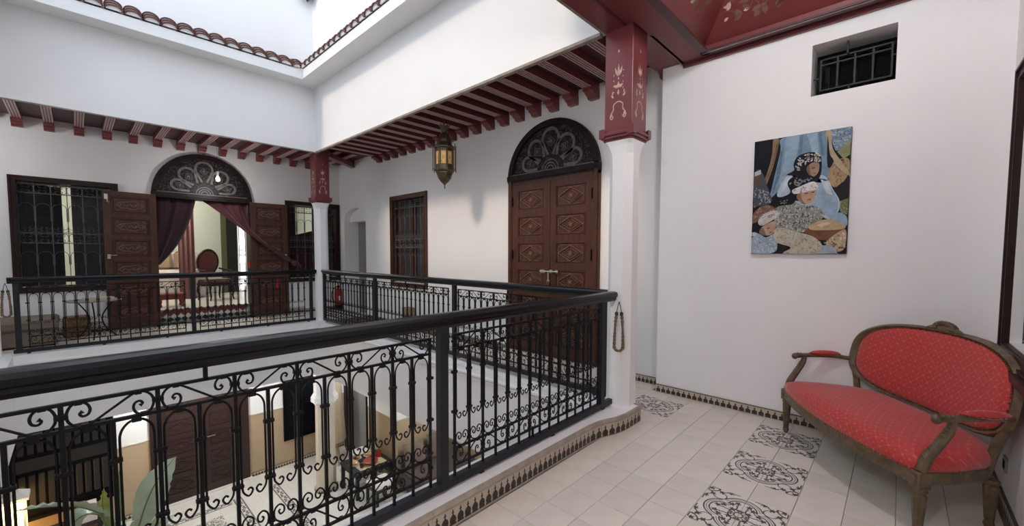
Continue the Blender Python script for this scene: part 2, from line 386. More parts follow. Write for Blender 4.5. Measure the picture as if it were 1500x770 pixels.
struct(holed('wall_left', 'x', XLW - .3, XLW, YB - .3, YW + .3, -.45, 3.45, [], WHITE), 'white gallery wall on the courtyard side beyond the balustrade', 'wall')
# arched head of the passage
b = MB(); ya, yb, zt = NI[0], NI[1], NI[3]; R = (yb - ya) / 2; zs = 2.06; hgt = zt - zs
T = lambda a, z, h: (h, a, z)
ar = [(ya + R - R * math.cos(PI * k / 20), zs + hgt * math.sin(PI * k / 20)) for k in range(21)]
b.prism([(ya, zt + .002)] + ar[:11] + [(ya + R, zt + .002)], XW + .0005, XW + .16, WHITE, T)
b.prism([(ya + R, zt + .002)] + ar[10:] + [(yb, zt + .002)], XW + .0005, XW + .16, WHITE, T)
b.box(XW + .13, XW + .30, ya, yb, zs - .02, zt, WHITE)
b.box(XW + .30, XW + .75, yb, yb + .1, -.02, 2.4, WHITE); b.box(XW + .30, XW + .75, ya - .1, ya, -.02, 2.4, WHITE); b.box(XW + .30, XW + .75, ya, yb, zs + .02, 2.4, WHITE); b.box(XW + .28, XW + .75, ya, yb, -.2, -.01, TILE)
struct(b.build('trim_arch'), 'arched white head over the passage near the fire extinguisher', 'arch')
GREYD = mat('grey_painted_door', (0.27, 0.25, 0.235), 0.5, var=.06, vscale=4)
d = sroot('door_passage', 'grey passage door with round black knob under the white arch', 'door', (XW + .30, 7.985, 0))
MB().bbox(.02, .065, .0, .97, 0.0, 2.055, .006, GREYD).build('leaf', d)
MB().lathe([(.0, 0), (.03, .0), (.055, .02), (.05, .045), (.0, .055)], BLACK, 14).build('knob', d, (.02, .13, 1.2), smooth=True).rotation_euler = (0, -PI / 2, 0)
MB().box(.012, .022, .06, .18, .28, .66, WOODD).build('lower_panel', d)

# --- upper storey ceilings, fascias, cornice
def fascia(name, boxes, label): 
    b = MB(); [b.box(*q, WHITE) for q in boxes]; return struct(b.build(name), label, 'wall')
UT = 7.2; FT = .05
fascia('wall_upper_far', [(XL - .2, XR + FT, YF, YF + FT, 3.14, UT)], 'tall white upper wall above the far gallery')
fascia('wall_upper_right', [(XR, XR + FT, YN - .25, YF, 3.14, UT)], 'tall white upper wall above the lantern gallery')
fascia('wall_upper_near', [(XL - .2, XR, YN - .25, YN, 3.16, 4.75)], 'white upper wall above the near gallery')
fascia('wall_upper_left', [(XL - .2, XL, YN, YF, 3.14, 4.75)], 'white upper wall above the left gallery')
b = MB(); zc0, zc1, pr = 4.225, 4.37, .30
b.box(XL, XR - pr, YF - pr, YF, zc0, zc1, WHITE); b.box(XR - pr, XR, YN, YF, zc0, zc1, WHITE)
b.box(XL, XL + pr, YN, YF - pr, zc0, zc1, WHITE); b.box(XL + pr, XR - pr, YN, YN + pr, zc0, zc1, WHITE)
cornice = struct(b.build('trim_cornice'), 'white projecting cornice with terracotta tile edge around the courtyard', 'cornice')
# barrel tiles on the cornice
b = MB(); n = 9; L = .30; rings = []
for t, r in ((0, 1.0), (1, .86)):
    rings.append([(.088 * r * math.cos(PI * k / n), t * L, .062 * r * math.sin(PI * k / n)) for k in range(n + 1)] + [((.088 * r - .014) * math.cos(PI - PI * k / n), t * L, (.062 * r - .014) * math.sin(PI * k / n)) for k in range(n + 1)])
b.loft(rings, ROOFT); b.prism([(.076 * math.cos(PI * k / 8), .050 * math.sin(PI * k / 8)) for k in range(9)], .015, .04, WHITE, lambda a, z, y: (a, y, z))
RT = b.mesh('roof_tile', True)
sl = math.radians(20); SPT = .181
for c in range(3):
    off, up = .050 * c, .050 * c; nx = int((XR - pr - XL) / SPT) + 1
    for k in range(nx): inst('roof_tile', RT, cornice, (XL + .09 + SPT * k, YF - pr - .03 + off, zc1 + .012 + up), rot=(sl, 0, 0))
    for k in range(int((YF - pr - YN) / SPT)): inst('roof_tile', RT, cornice, (XR - pr - .03 + off, YF - pr - .10 - SPT * k, zc1 + .012 + up), rot=(sl, 0, -PI / 2))
# beams and boarded ceilings
def beam_mesh(name, Ln, zb, zt, wd, corb, cz):
    b = MB(); h = wd / 2
    b.box(-h, h, 0, Ln, zb, zt, REDP)
    for xs, ws in ((-h + .009, .010), (-.014, .008), (.014, .008), (h - .009, .010)):
        b.box(xs - ws / 2, xs + ws / 2, .01, Ln - corb + .01, zb - .004, zb + .002, STRIPE)
    # stepped corbel at the wall end
    st = [(Ln - corb, zb), (Ln - corb, zb - cz * .38), (Ln - corb * .80, zb - cz * .38), (Ln - corb * .66, zb - cz * .62), (Ln - corb * .5, zb - cz * .70), (Ln - corb * .36, zb - cz), (Ln, zb - cz), (Ln, zb)]
    b.prism(st, -h - .004, h + .004, REDP, lambda y, z, x: (x, y, z))
    return b.mesh(name)
cf = struct(MB().box(XLW, XW, YF + FT, YW, 3.30, 3.45, REDB).build('ceiling_far'), 'dark oxblood boarded ceiling over the far gallery', 'ceiling')
BMF = beam_mesh('beam', YW - YF - FT, 3.235, 3.31, .10, .17, .105)
for k in range(-4, 15): inst('beam', BMF, cf, (-.496 + .3025 * k, YF + FT, 0))
cr = struct(MB().box(XR + FT, XW, YN - .27, YF + FT, 3.27, 3.45, REDB).build('ceiling_right'), 'oxblood boarded ceiling over the lantern gallery', 'ceiling')
BMR = beam_mesh('beam', XW - XR - FT, 3.195, 3.28, .105, .17, .10)
for k in range(-2, 19):
    inst('beam', BMR, cr, (XR + FT, 2.60 + .2795 * (k - 1) - .02, 0), -PI / 2)
# short diagonal beam at the far corner
b = MB(); b.box(-.055, .055, 0, 1.55, 3.15, 3.29, REDP); b.box(-.04, -.028, .1, 1.5, 3.146, 3.151, STRIPE); b.box(.028, .04, .1, 1.5, 3.146, 3.151, STRIPE)
o = b.build('corner_beam', cr, (XR + .10, YF + .10, 0)); o.rotation_euler.z = -math.radians(52)
# wooden edge strips under the white fascias
WSTR = mat('bleached_edge_wood', (0.33, 0.27, 0.22), .6, var=.35, vscale=12, stretch=(1, 1, 1))
b = MB()
b.box(XR - .014, XR + .03, YN + .03, YF - .02, 3.118, 3.143, WSTR); b.box(XL, XR - .02, YF - .004, YF + .03, 3.128, 3.141, WSTR)
struct(b.build('trim_edge_strip'), 'thin bleached wood strip under the white upper walls', 'trim')
# coffered ceiling over the near gallery
b = MB(); cx0, cx1, cy0, cy1, zc = .55, 3.80, -.36, 1.31, 3.10
b.box(XLW, cx0, YB, YN - .28, zc, 3.45, REDC); b.box(cx1, XP, YB, 1.52, zc, 3.45, REDC); b.box(cx0, cx1, YB, cy0, zc, 3.45, REDC); b.box(cx0, cx1, cy1, 1.52, zc, 3.45, REDC)
b.box(XP, XW, 1.50, 1.72, 3.2, 3.45, REDC)
zr, ins = 3.56, .44
b.add([(cx0, cy0, 3.14), (cx1, cy0, 3.14), (cx1, cy1, 3.14), (cx0, cy1, 3.14), (cx0 + ins, cy0 + ins, zr), (cx1 - ins, cy0 + ins, zr), (cx1 - ins, cy1 - ins, zr), (cx0 + ins, cy1 - ins, zr)], [(0, 1, 5, 4), (1, 2, 6, 5), (2, 3, 7, 6), (3, 0, 4, 7), (4, 5, 6, 7)], REDC)
b.box(XLW, XW, YB - .1, 1.55, 3.62, 3.7, REDC)
cn = struct(b.build('ceiling_near'), 'red painted coffered ceiling with floral panels above the sofa', 'ceiling')
b = MB(); t = .022
for (z0, z1, o, mt_) in ((3.085, 3.10, .05, REDB), (3.10, 3.145, .022, REDP)):
    b.box(cx1 - o, cx1 + .012, cy0, cy1 + .012, z0, z1, mt_); b.box(cx0, cx1 + .012, cy1 - o, cy1 + .012, z0, z1, mt_); b.box(cx0, cx1, cy0 - .01, cy0 + o, z0, z1, mt_)
b.box(XP - .03, XP, YB, 1.52, 3.07, 3.10, REDP); b.box(XP - .045, XP, YB, 1.52, 3.088, 3.10, REDB)
b.box(cx1 - .028, cx1 - .022, cy0, cy1, 3.083, 3.088, STRIPE)
b.build('coffer_moulding', cn)
# beam over the near railing
b = MB(); b.box(XL, XP + .0, 1.52, YN - .012, 3.125, 3.22, REDP); b.box(XL, XR + .02, YN - .012, YN + .006, 3.118, 3.165, WSTR); b.box(XL, XR, 1.60, 1.62, 3.118, 3.127, REDB); b.box(3.22, XP + .12, 1.50, 1.53, 3.10, 3.22, REDP)
b.build('lintel_beam', cn)
# painted flowers on the two coffer faces in view
b = MB(); rr = random.Random(3)
def face_T(O, U, V, N): return lambda a, c, h: tuple(O[i] + U[i] * a + V[i] * c + N[i] * h for i in range(3))
sq = math.hypot(ins, zr - 3.14); 
TA = face_T((cx1 - ins * .0, cy1, 3.14), (-1, 0, 0), (0, -ins / sq, (zr - 3.14) / sq), (0, -(zr - 3.14) / sq, -ins / sq))
TB = face_T((cx1, cy1, 3.14), (0, -1, 0), (-ins / sq, 0, (zr - 3.14) / sq), (-(zr - 3.14) / sq, 0, -ins / sq))
for TT, w0, w1 in ((TA, .5, 2.4), (TB, .40, 1.2)):
    a = w0
    while a < w1:
        for q in range(30):
            ca, cc, an, l = a + rr.uniform(-.2, .2), .27 + rr.uniform(-.13, .17), rr.uniform(0, PI), rr.uniform(.02, .045)
            sh = [(-1, 0), (-.3, .45), (.4, .5), (1, 0), (.4, -.4), (-.3, -.5)]
            b.flat([(ca + l * (x * math.cos(an) - y * math.sin(an)), cc + l * (x * math.sin(an) + y * math.cos(an))) for x, y in sh], .002, ORND if q % 5 else ORNA, TT)
            if q % 4 == 0: b.ribbon([(ca + .05 * math.cos(an + t * .5) * t, cc + .05 * math.sin(an + t * .5) * t) for t in [x * .35 for x in range(8)]], .006, .0025, ORND, TT)
        a += .38
b.build('painted_flowers', cn)
# roof over the galleries
b = MB(); b.box(XLW - .3, XW + .3, YF + FT, YW + .3, 3.45, 3.6, WHITE); b.box(XR + FT, XW + .3, 1.55, YF + .2, 3.45, 3.6, WHITE); b.box(XLW - .3, XL - .2, YN - .25, YF + .2, 3.3, 3.6, WHITE); b.box(XLW - .3, XW + .3, YB - .3, 1.55, 3.72, 3.8, WHITE); b.box(XP + .3, XW + .3, YB - .3, 1.72, 3.4, 3.72, WHITE); b.box(XLW - .3, XP + .3, YB - .3, YB - .1, 3.4, 3.72, WHITE)
struct(b.build('ceiling_roof_deck'), 'plain white roof deck over the galleries', 'roof')

# --- columns
def column(x, y, z0, label):
    c = thing('column', label, 'column', (x, y, z0), 0, 'white columns with red painted tops'); h = .120
    b = MB()
    def oc(w, ch, z): return [(w - ch, -w, z), (w, -w + ch, z), (w, w - ch, z), (w - ch, w, z), (-w + ch, w, z), (-w, w - ch, z), (-w, -w + ch, z), (-w + ch, -w, z)]
    k = 2.26 - z0
    b.loft([oc(.112, .058, 0), oc(.107, .056, .04), oc(.104, .056, k - .20), oc(.106, .052, k - .10), oc(.114, .034, k - .03), oc(.122, .018, k)], WHITE); b.build('shaft', c)
    b = MB()
    for w0, za, zb in ((.126, 0, .018), (.140, .018, .042), (.150, .042, .066), (.130, .066, .078)): b.bbox(-w0, w0, -w0, w0, k + za, k + zb, .005, REDP)
    for sx in (-1, 1):
        for sy in (-1, 1): b.prism([(sx * .10, sy * .151), (sx * .151, sy * .151), (sx * .151, sy * .10), (sx * .125, sy * .125)], k + .03, k + .10, REDP)
    b.build('capital_moulding', c)
    b = MB(); b.bbox(-h, h, -h, h, k + .07, 3.139 - z0, .004, REDP); b.box(-h + .052, h - .006, -h + .006, h - .006, 3.139 - z0, 3.26 - z0, REDP); blk = b.build('painted_block', c)
    # painted ornament on each face
    b = MB()
    for q in range(4):
        an = q * PI / 2; ca, sa = math.cos(an), math.sin(an)
        T = lambda a, z, d: (a * ca - (-h - d) * sa, a * sa + (-h - d) * ca, z)
        zb = k + .16
        om = smoothpath([(-.040, .035), (-.052, .012), (-.066, .022), (-.064, .050), (-.040, .085), (-.040, .120), (0, .142), (.040, .120), (.040, .085), (.064, .050), (.066, .022), (.052, .012), (.040, .035)], 4)
        b.ribbon([(a, zb + z) for a, z in om], .008, .0012, ORNA, T)
        for sx in (-1, 1): b.flat([(sx * .050, zb + .022), (sx * .062, zb + .034), (sx * .060, zb + .066), (sx * .048, zb + .048)], .0014, ORNA, T)
        def lf(cx, cz, l, wd, an2):
            sh = [(-.5, 0), (-.1, .5), (.5, 0), (-.1, -.5)]; c2, s2 = math.cos(an2), math.sin(an2)
            b.flat([(cx + x * l * c2 - y * wd * s2, zb + cz + x * l * s2 + y * wd * c2) for x, y in sh], .0012, ORNA, T)
        for cx, cz, l, wd, a2 in ((0, .215, .05, .02, PI / 2), (-.052, .19, .04, .018, 2.2), (.052, .19, .04, .018, .9), (-.05, .215, .035, .012, PI / 2), (.05, .215, .035, .012, PI / 2), (-.022, .262, .05, .026, 2.6), (.022, .262, .05, .026, .5), (0, .275, .05, .022, PI / 2),
                                 (-.020, .375, .08, .020, 1.9), (.020, .375, .08, .020, 1.24), (0, .385, .10, .020, PI / 2), (0, .32, .024, .012, PI / 2), (0, .53, .035, .016, PI / 2)): lf(cx, cz, l, wd, a2)
        for q2 in range(8): lf(-.04 + .08 * (q2 % 2), .22 + q2 * .022, .02, .008, q2 * 1.3)
    b.build('painted_ornament', blk)
    return c
column(3.10, 1.665, CT, 'white octagonal column with red painted top nearest the red sofa')
column(3.10, 7.725, CT, 'white octagonal column with red painted top between far and lantern galleries')
column(XL - .20, 7.725, CT, 'white column with hanging rope at the shuttered window end of far balustrade')
column(XL - .125, 1.665, CT, 'white column at the open end of the near balustrade')
# ================================================================= BALUSTRADES
# one set of shared iron pieces; local frame: x along the rail, z up, centred on y = 0
SPB = 0.1025
Z_T1, Z_T2, Z_L1, Z_L2, Z_B = 0.940, 0.865, 0.330, 0.237, 0.175
def T3(a, z): return (a, 0, z)
def wire(paths, r, mt=IRON, n=5, name='x', collars=()):
    b = MB()
    for p in paths: b.tube([T3(*q) for q in p], r, mt, n)
    for (x, z, wx, wz) in collars: b.box(x - wx / 2, x + wx / 2, -.0095, .0095, z - wz / 2, z + wz / 2, mt)
    return b.mesh(name, True, 50)
# tall bar up to the top bar, short bar up to the second bar
def bar_mesh(name, zt, tall):
    b = MB(); h = .0056
    b.box(-h, h, -h, h, Z_B + .005, zt, IRON)
    for z in (.742, .530): b.bbox(-.0175, .0175, -.0095, .0095, z - .007, z + .007, .002, IRON)
    if tall: b.bbox(-.014, .014, -.010, .010, .897, .912, .002, IRON); b.bbox(-.011, .011, -.010, .010, .275, .292, .002, IRON)
    b.bbox(-.012, .012, -.010, .010, .352, .366, .002, IRON)
    return b.mesh(name)
BAR_T = bar_mesh('baluster', Z_T1, True); BAR_S = bar_mesh('baluster', Z_T2, False)
g = SPB
# arch with long legs ending in the small lower curls
lx = g / 2 - .0125
leg = [(-lx, .53)] + [(-lx, z) for z in (.60, .70, .79)]
archp = [(a, .855 - lx * 1.35 + (z - 0) * 1.35) for a, z in arc(0, 0, lx, PI, 0, 16)]
cl = smoothpath([(-lx, .53), (-lx + .003, .505), (-lx + .017, .486), (-.012, .489), (-.006, .504), (-.014, .514), (-.022, .508)], 4)
full = cl[::-1] + leg + archp + [(-a, z) for a, z in leg[::-1]] + [(-a, z) for a, z in cl]
ARCH = wire([full], .0036, name='arch', collars=[(0, .8555, .022, .014)])
# heart scroll above the lower rail
hs = smoothpath([(0, Z_L1 + .004), (-.022, Z_L1 + .010), (-.040, Z_L1 + .030), (-.040, Z_L1 + .062), (-.024, Z_L1 + .078), (-.008, Z_L1 + .066), (-.008, Z_L1 + .046), (-.020, Z_L1 + .040), (-.026, Z_L1 + .052), (-.020, Z_L1 + .058)], 4)
HEART = wire([hs, [(-a, z) for a, z in hs]], .0035, name='heart_scroll')
# long S scroll between the paired bars (two spacings long)
def s_scroll(z0, z1, W, flip, name):
    H = z1 - z0; zc = (z0 + z1) / 2; W2 = W / 2
    half = [(.042, .10), (.036, .02), (.042, -.09), (.053, -.04), (.057, .16), (.050, .38), (.034, .47), (.018, .36), (.010, .05), (.015, -.25), (.032, -.45), (.056, -.43)]
    half = [(-W2 + a * W / .206, z) for a, z in half] + [(0, 0)]
    pts = [(a, zc + z * H) for a, z in half]; pts = pts + [(-a, 2 * zc - z) for a, z in pts[-2::-1]]
    if flip: pts = [(a, 2 * zc - z) for a, z in pts]
    s = -1 if flip else 1
    col = [(-W2 + .034, zc + s * .46 * H, .016, .011), (W2 - .034, zc - s * .46 * H, .016, .011), (-W2 + .045, zc - s * .46 * H, .016, .011), (W2 - .045, zc + s * .46 * H, .016, .011)]
    b = MB(); P = smoothpath(pts, 5); b.tube([T3(*q) for q in P], [.0065, .0055, .0045] + [.0036] * (len(P) - 6) + [.0045, .0055, .0065], IRON, 6)
    for (x, z, wx, wz) in col: b.box(x - wx / 2, x + wx / 2, -.008, .008, z - wz / 2, z + wz / 2, IRON)
    return b.mesh(name, True, 50)
SA = s_scroll(Z_T2, Z_T1, 2 * g, False, 'scroll'); SBm = s_scroll(Z_T2, Z_T1, 2 * g, True, 'scroll')
SC = s_scroll(Z_L2, Z_L1, 2 * g, False, 'scroll'); SD = s_scroll(Z_L2, Z_L1, 2 * g, True, 'scroll')
SA1 = s_scroll(Z_T2, Z_T1, 1.35 * g, False, 'scroll'); SC1 = s_scroll(Z_L2, Z_L1, 1.35 * g, False, 'scroll')

def balustrade(root, L, panels, posts, ends=(True, True)):
    """L length; panels = [(x_first, n_gaps, spacing)], posts = [x]"""
    b = MB()  # handrail: moulded black cap over a narrower bar
    prof = [(-.022, .985), (.022, .985), (.030, 1.000), (.030, 1.012), (.041, 1.020), (.043, 1.040), (.036, 1.054), (.020, 1.060), (-.020, 1.060), (-.036, 1.054), (-.043, 1.040), (-.041, 1.020), (-.030, 1.012), (-.030, 1.000)]
    b.loft([[(x, y, z) for y, z in prof] for x in (-.02, L + .02)], RAILW); b.build('handrail', root, smooth=True, angle=25)
    b = MB(); b.bbox(0, L, -.020, .020, Z_B - .035, Z_B + .008, .002, IRON_G); b.build('bottom_rail', root)
    for x in posts:
        b = MB(); b.bbox(-.025, .025, -.022, .022, Z_B - .035, .99, .002, IRON_G); b.build('post', root, (x, 0, 0))
    nf = int(L / .62)
    for k in range(nf + 1):
        x = .12 + (L - .24) * k / max(nf, 1); b = MB(); b.bbox(-.014, .014, -.014, .014, CT - .001, Z_B - .03, .002, IRON_G); b.build('foot', root, (x, 0, 0))
    for (x0, n, sp) in panels:
        x1 = x0 + n * sp; sx = sp / g
        for z, nm in ((Z_T1, 'upper_bar'), (Z_T2, 'arch_bar'), (Z_L1, 'scroll_bar'), (Z_L2, 'lower_bar')):
            b = MB(); b.box(x0 - .004, x1 + .004, -.006, .006, z - .005, z + .005, IRON); b.build(nm, root)
        for xx in (x0 + .45 * (x1 - x0),):
            b = MB(); b.box(-.006, .006, -.006, .006, Z_T1, .99, IRON); b.build('spacer', root, (xx, 0, 0))
            b = MB(); b.box(-.006, .006, -.006, .006, Z_B, Z_L2, IRON); b.build('spacer', root, (xx, 0, 0))
        for k in range(n + 1):
            tall = (k % 2 == 0) or k == n
            inst('baluster', BAR_T if tall else BAR_S, root, (x0 + k * sp, 0, 0))
            if k < n:
                inst('arch', ARCH, root, (x0 + (k + .5) * sp, 0, 0), scale=(sx, 1, 1)); inst('heart_scroll', HEART, root, (x0 + (k + .5) * sp, 0, 0), scale=(sx, 1, 1))
            if k % 2 == 0 and k + 2 <= n:
                f = (k // 2) % 2
                inst('scroll', SBm if f else SA, root, (x0 + (k + 1) * sp, 0, 0), scale=(sx, 1, 1)); inst('scroll', SD if f else SC, root, (x0 + (k + 1) * sp, 0, 0), scale=(sx, 1, 1))
            elif k % 2 == 0 and k + 1 == n:
                inst('scroll', SA1, root, (x0 + (k + .5) * sp, 0, 0), scale=(sx * .72, 1, 1)); inst('scroll', SC1, root, (x0 + (k + .5) * sp, 0, 0), scale=(sx * .72, 1, 1))
    return root
YR, XRR, YFR = 1.685, 3.085, 7.715
n_r = thing('balustrade', 'black wrought iron balustrade with handrail in front of the red sofa gallery', 'balustrade', (XL, YR, 0), 0, 'wrought iron balustrades')
balustrade(n_r, 2.965 - XL, [(1.192 - 16 * .1030 - XL, 16, .1030), (1.347 - XL, 14, .1016)], [.022, 1.268 - XL, 2.815 - XL])
s_r = thing('balustrade', 'black wrought iron balustrade in front of the lantern and arched double door', 'balustrade', (XRR, YF + .01, 0), -PI / 2, 'wrought iron balustrades')
LS = YF + .01 - 1.79
balustrade(s_r, LS, [(.08, 17, .1005), (1.93, 17, .1008), (3.83, 18, .1)], [.022, 1.86, 3.76, LS - .04])
f_r = thing('balustrade', 'black wrought iron balustrade in front of the doorway with dark red curtains', 'balustrade', (XL, YFR, 0), 0, 'wrought iron balustrades')
LFx = 2.965 - XL
balustrade(f_r, LFx, [(.13, 15, .1010), (1.193 + .075 - XL, 15, .1010)], [.045, 1.193 - XL, 2.895 - XL])

# hanging rope loops at the balustrade ends
ROPE = mat('twisted_jute_rope', (0.20, 0.145, 0.085), .85, var=.35, vscale=40, bump=.2, bscale=90)
ROPED = mat('dark_rope_cord', (0.045, 0.038, 0.032), .8)
def rope(x, y, z, rz, label):
    t = thing('rope_loop', label, 'rope', (x, y, z), rz, 'rope loops hung on balustrade ends'); w = .026; h = .30
    path = [(-w * .75, -.10)] + [(-w, -.16), (-w * 1.25, -.28)] + [(w * 1.3 * math.cos(a), -.36 + .035 * math.sin(a)) for a in [PI + PI * k / 8 for k in range(9)]] + [(w * 1.25, -.28), (w, -.16), (w * .75, -.10)]
    path = smoothpath(path, 5)
    b = MB()   # two twisted strands
    for ph in (0, PI):
        pts = []; L = 0
        for i, (a, z2) in enumerate(path):
            if i: L += math.hypot(a - path[i - 1][0], z2 - path[i - 1][1])
            an = L / .030 * PI + ph; pts.append((a + .006 * math.cos(an), .006 * math.sin(an), z2))
        b.tube(pts, .0085, ROPE, 6)
    b.build('rope', t, smooth=True)
    b = MB(); b.tube([(-w * .75, 0, -.09), (-w * .4, 0, -.04), (0, 0, .0)], .003, ROPED, 5); b.tube([(w * .75, 0, -.09), (w * .4, 0, -.04), (0, 0, .0)], .003, ROPED, 5)
    for sx in (-1, 1): b.lathe([(.012, -.015), (.014, 0), (.011, .015)], ROPED, 8, (sx * w * .75, 0, -.098))
    b.build('cord', t, smooth=True); return t
rope(2.95, 1.61, .985, -1.06, 'jute rope loop hanging by the near column beside red sofa gallery')
rope(-.575, 7.575, 1.0, 0.0, 'jute rope loop hanging by the column below the shuttered window')
# ================================================================= DOORS AND WINDOWS (local frame: x along the wall, z up, wall face at y = 0, viewer on -y)
TY = lambda a, z, y: (a, y, z)
def rect(x0, x1, z0, z1): return [(x0, z0), (x1, z0), (x1, z1), (x0, z1)]
def diamond_panel(w, h, base, hi):
    b = MB(); y0 = -.006
    b.box(-w / 2, w / 2, -.004, .006, -h / 2, h / 2, base)
    b.ribbon(rect(-w / 2 + .008, w / 2 - .008, -h / 2 + .008, h / 2 - .008), .016, -.004, base, TY, -.016, closed=True)
    e = .034; q = .03
    fr = [(-w / 2 + e + q, -h / 2 + e), (w / 2 - e - q, -h / 2 + e), (w / 2 - e - q, -h / 2 + e + q * .6), (w / 2 - e, -h / 2 + e + q), (w / 2 - e, h / 2 - e - q), (w / 2 - e - q, h / 2 - e - q * .6), (w / 2 - e - q, h / 2 - e), (-w / 2 + e + q, h / 2 - e), (-w / 2 + e + q, h / 2 - e - q * .6), (-w / 2 + e, h / 2 - e - q), (-w / 2 + e, -h / 2 + e + q), (-w / 2 + e + q, -h / 2 + e + q * .6)]
    b.ribbon(fr, .006, -.004, hi, TY, -.010, closed=True)
    dm = lambda s: [(-(w / 2 - e - .008) * s, 0), (0, -(h / 2 - e - .008) * s), ((w / 2 - e - .008) * s, 0), (0, (h / 2 - e - .008) * s)]
    b.ribbon(dm(1), .012, -.004, hi, TY, -.018, closed=True); b.ribbon(dm(.72), .008, -.004, hi, TY, -.014, closed=True); b.ribbon(dm(.86), .014, -.0045, WOODD, TY, closed=True); b.ribbon(rect(-w / 2 + .022, w / 2 - .022, -h / 2 + .022, h / 2 - .022), .008, -.0045, WOODD, TY, closed=True)  # flat dark ribbons paint shade into the moulding grooves
    for k in range(6):
        a = k * PI / 3; r = .030; b.ribbon([(0, 0), (r * .6 * math.cos(a), r * .6 * math.sin(a)), (r * 1.3 * math.cos(a + .5), r * 1.3 * math.sin(a + .5))], .010, -.004, hi, TY, -.015)
    b.lathe([(.010, 0), (.014, .006), (.004, .012)], hi, 8)
    for i in range(len(b.v) - 24, len(b.v)): x, y, z = b.v[i]; b.v[i] = (x, -.006 - z, y)
    return b.mesh('panel')
def oval_panel(w, h, base, hi):
    b = MB(); b.box(-w / 2, w / 2, -.004, .006, -h / 2, h / 2, base)
    b.ribbon(rect(-w / 2 + .008, w / 2 - .008, -h / 2 + .008, h / 2 - .008), .016, -.004, base, TY, -.016, closed=True)
    b.ribbon(rect(-w / 2 + .035, w / 2 - .035, -h / 2 + .035, h / 2 - .035), .007, -.004, base, TY, -.010, closed=True)
    W, H = w * .34, h * .22
    b.ribbon(rect(-w / 2 + .024, w / 2 - .024, -h / 2 + .024, h / 2 - .024), .010, -.0045, WOODD, TY, closed=True); b.ribbon(rect(-w / 2 - .002, w / 2 + .002, -h / 2 - .002, h / 2 + .002), .006, -.017, WOODD, TY, closed=True)  # dark ribbons paint the shaded outlines of the recessed panel
    n = 26; b.ribbon([(W * math.cos(2 * PI * k / n) * (1 + .10 * math.cos(8 * PI * k / n)), H * math.sin(2 * PI * k / n) * (1 + .18 * math.cos(10 * PI * k / n))) for k in range(n)], .009, -.004, hi, TY, -.014, closed=True)
    for k in range(-3, 4):
        x = k * W / 3.6; s = 1 if k % 2 else -1
        b.ribbon([(x - .022, s * .006), (x, -s * H * .5), (x + .020, s * H * .3), (x + .004, s * H * .05)], .009, -.004, hi, TY, -.015)
    for sx in (-1, 1):
        for sz in (-1, 1): b.ribbon([(sx * (w / 2 - .045), sz * (h / 2 - .075)), (sx * (w / 2 - .06), sz * (h / 2 - .055)), (sx * (w / 2 - .085), sz * (h / 2 - .045))], .007, -.004, hi, TY, -.012)
    return b.mesh('panel')
def leaf(parent, name, x0, x1, z0, z1, n, style, base, hi, th=.04, y=0, label=None):
    """door leaf with n carved panels; pieces: boards around recessed panels"""
    w = x1 - x0; H = z1 - z0; st = .095 if w > .5 else .07; gap = .075
    ph = (H - gap * (n + 1) - .06) / n; pw = w - 2 * st; b = MB()
    b.box(0, st, y - th / 2, y + th / 2, 0, H, base); b.box(w - st, w, y - th / 2, y + th / 2, 0, H, base)
    zz = 0; cs = []
    for k in range(n + 1):
        hh = gap + (.06 if k == 0 else 0); b.box(st, w - st, y - th / 2, y + th / 2, zz, zz + hh, base); zz += hh
        if k < n: cs.append(zz + ph / 2); zz += ph
    b.box(st, w - st, y - .002, y + .010, 0, H, base)
    o = b.build(name, parent, (x0, 0, z0))
    if label: o['label'] = label
    key = (style, round(pw, 3), round(ph, 3), base.name, hi.name)
    if key not in PANELS: PANELS[key] = (diamond_panel if style == 'diamond' else oval_panel)(pw, ph, base, hi)
    for c in cs: inst('panel', PANELS[key], o, (w / 2, y - .004, c))
    return o
PANELS = {}
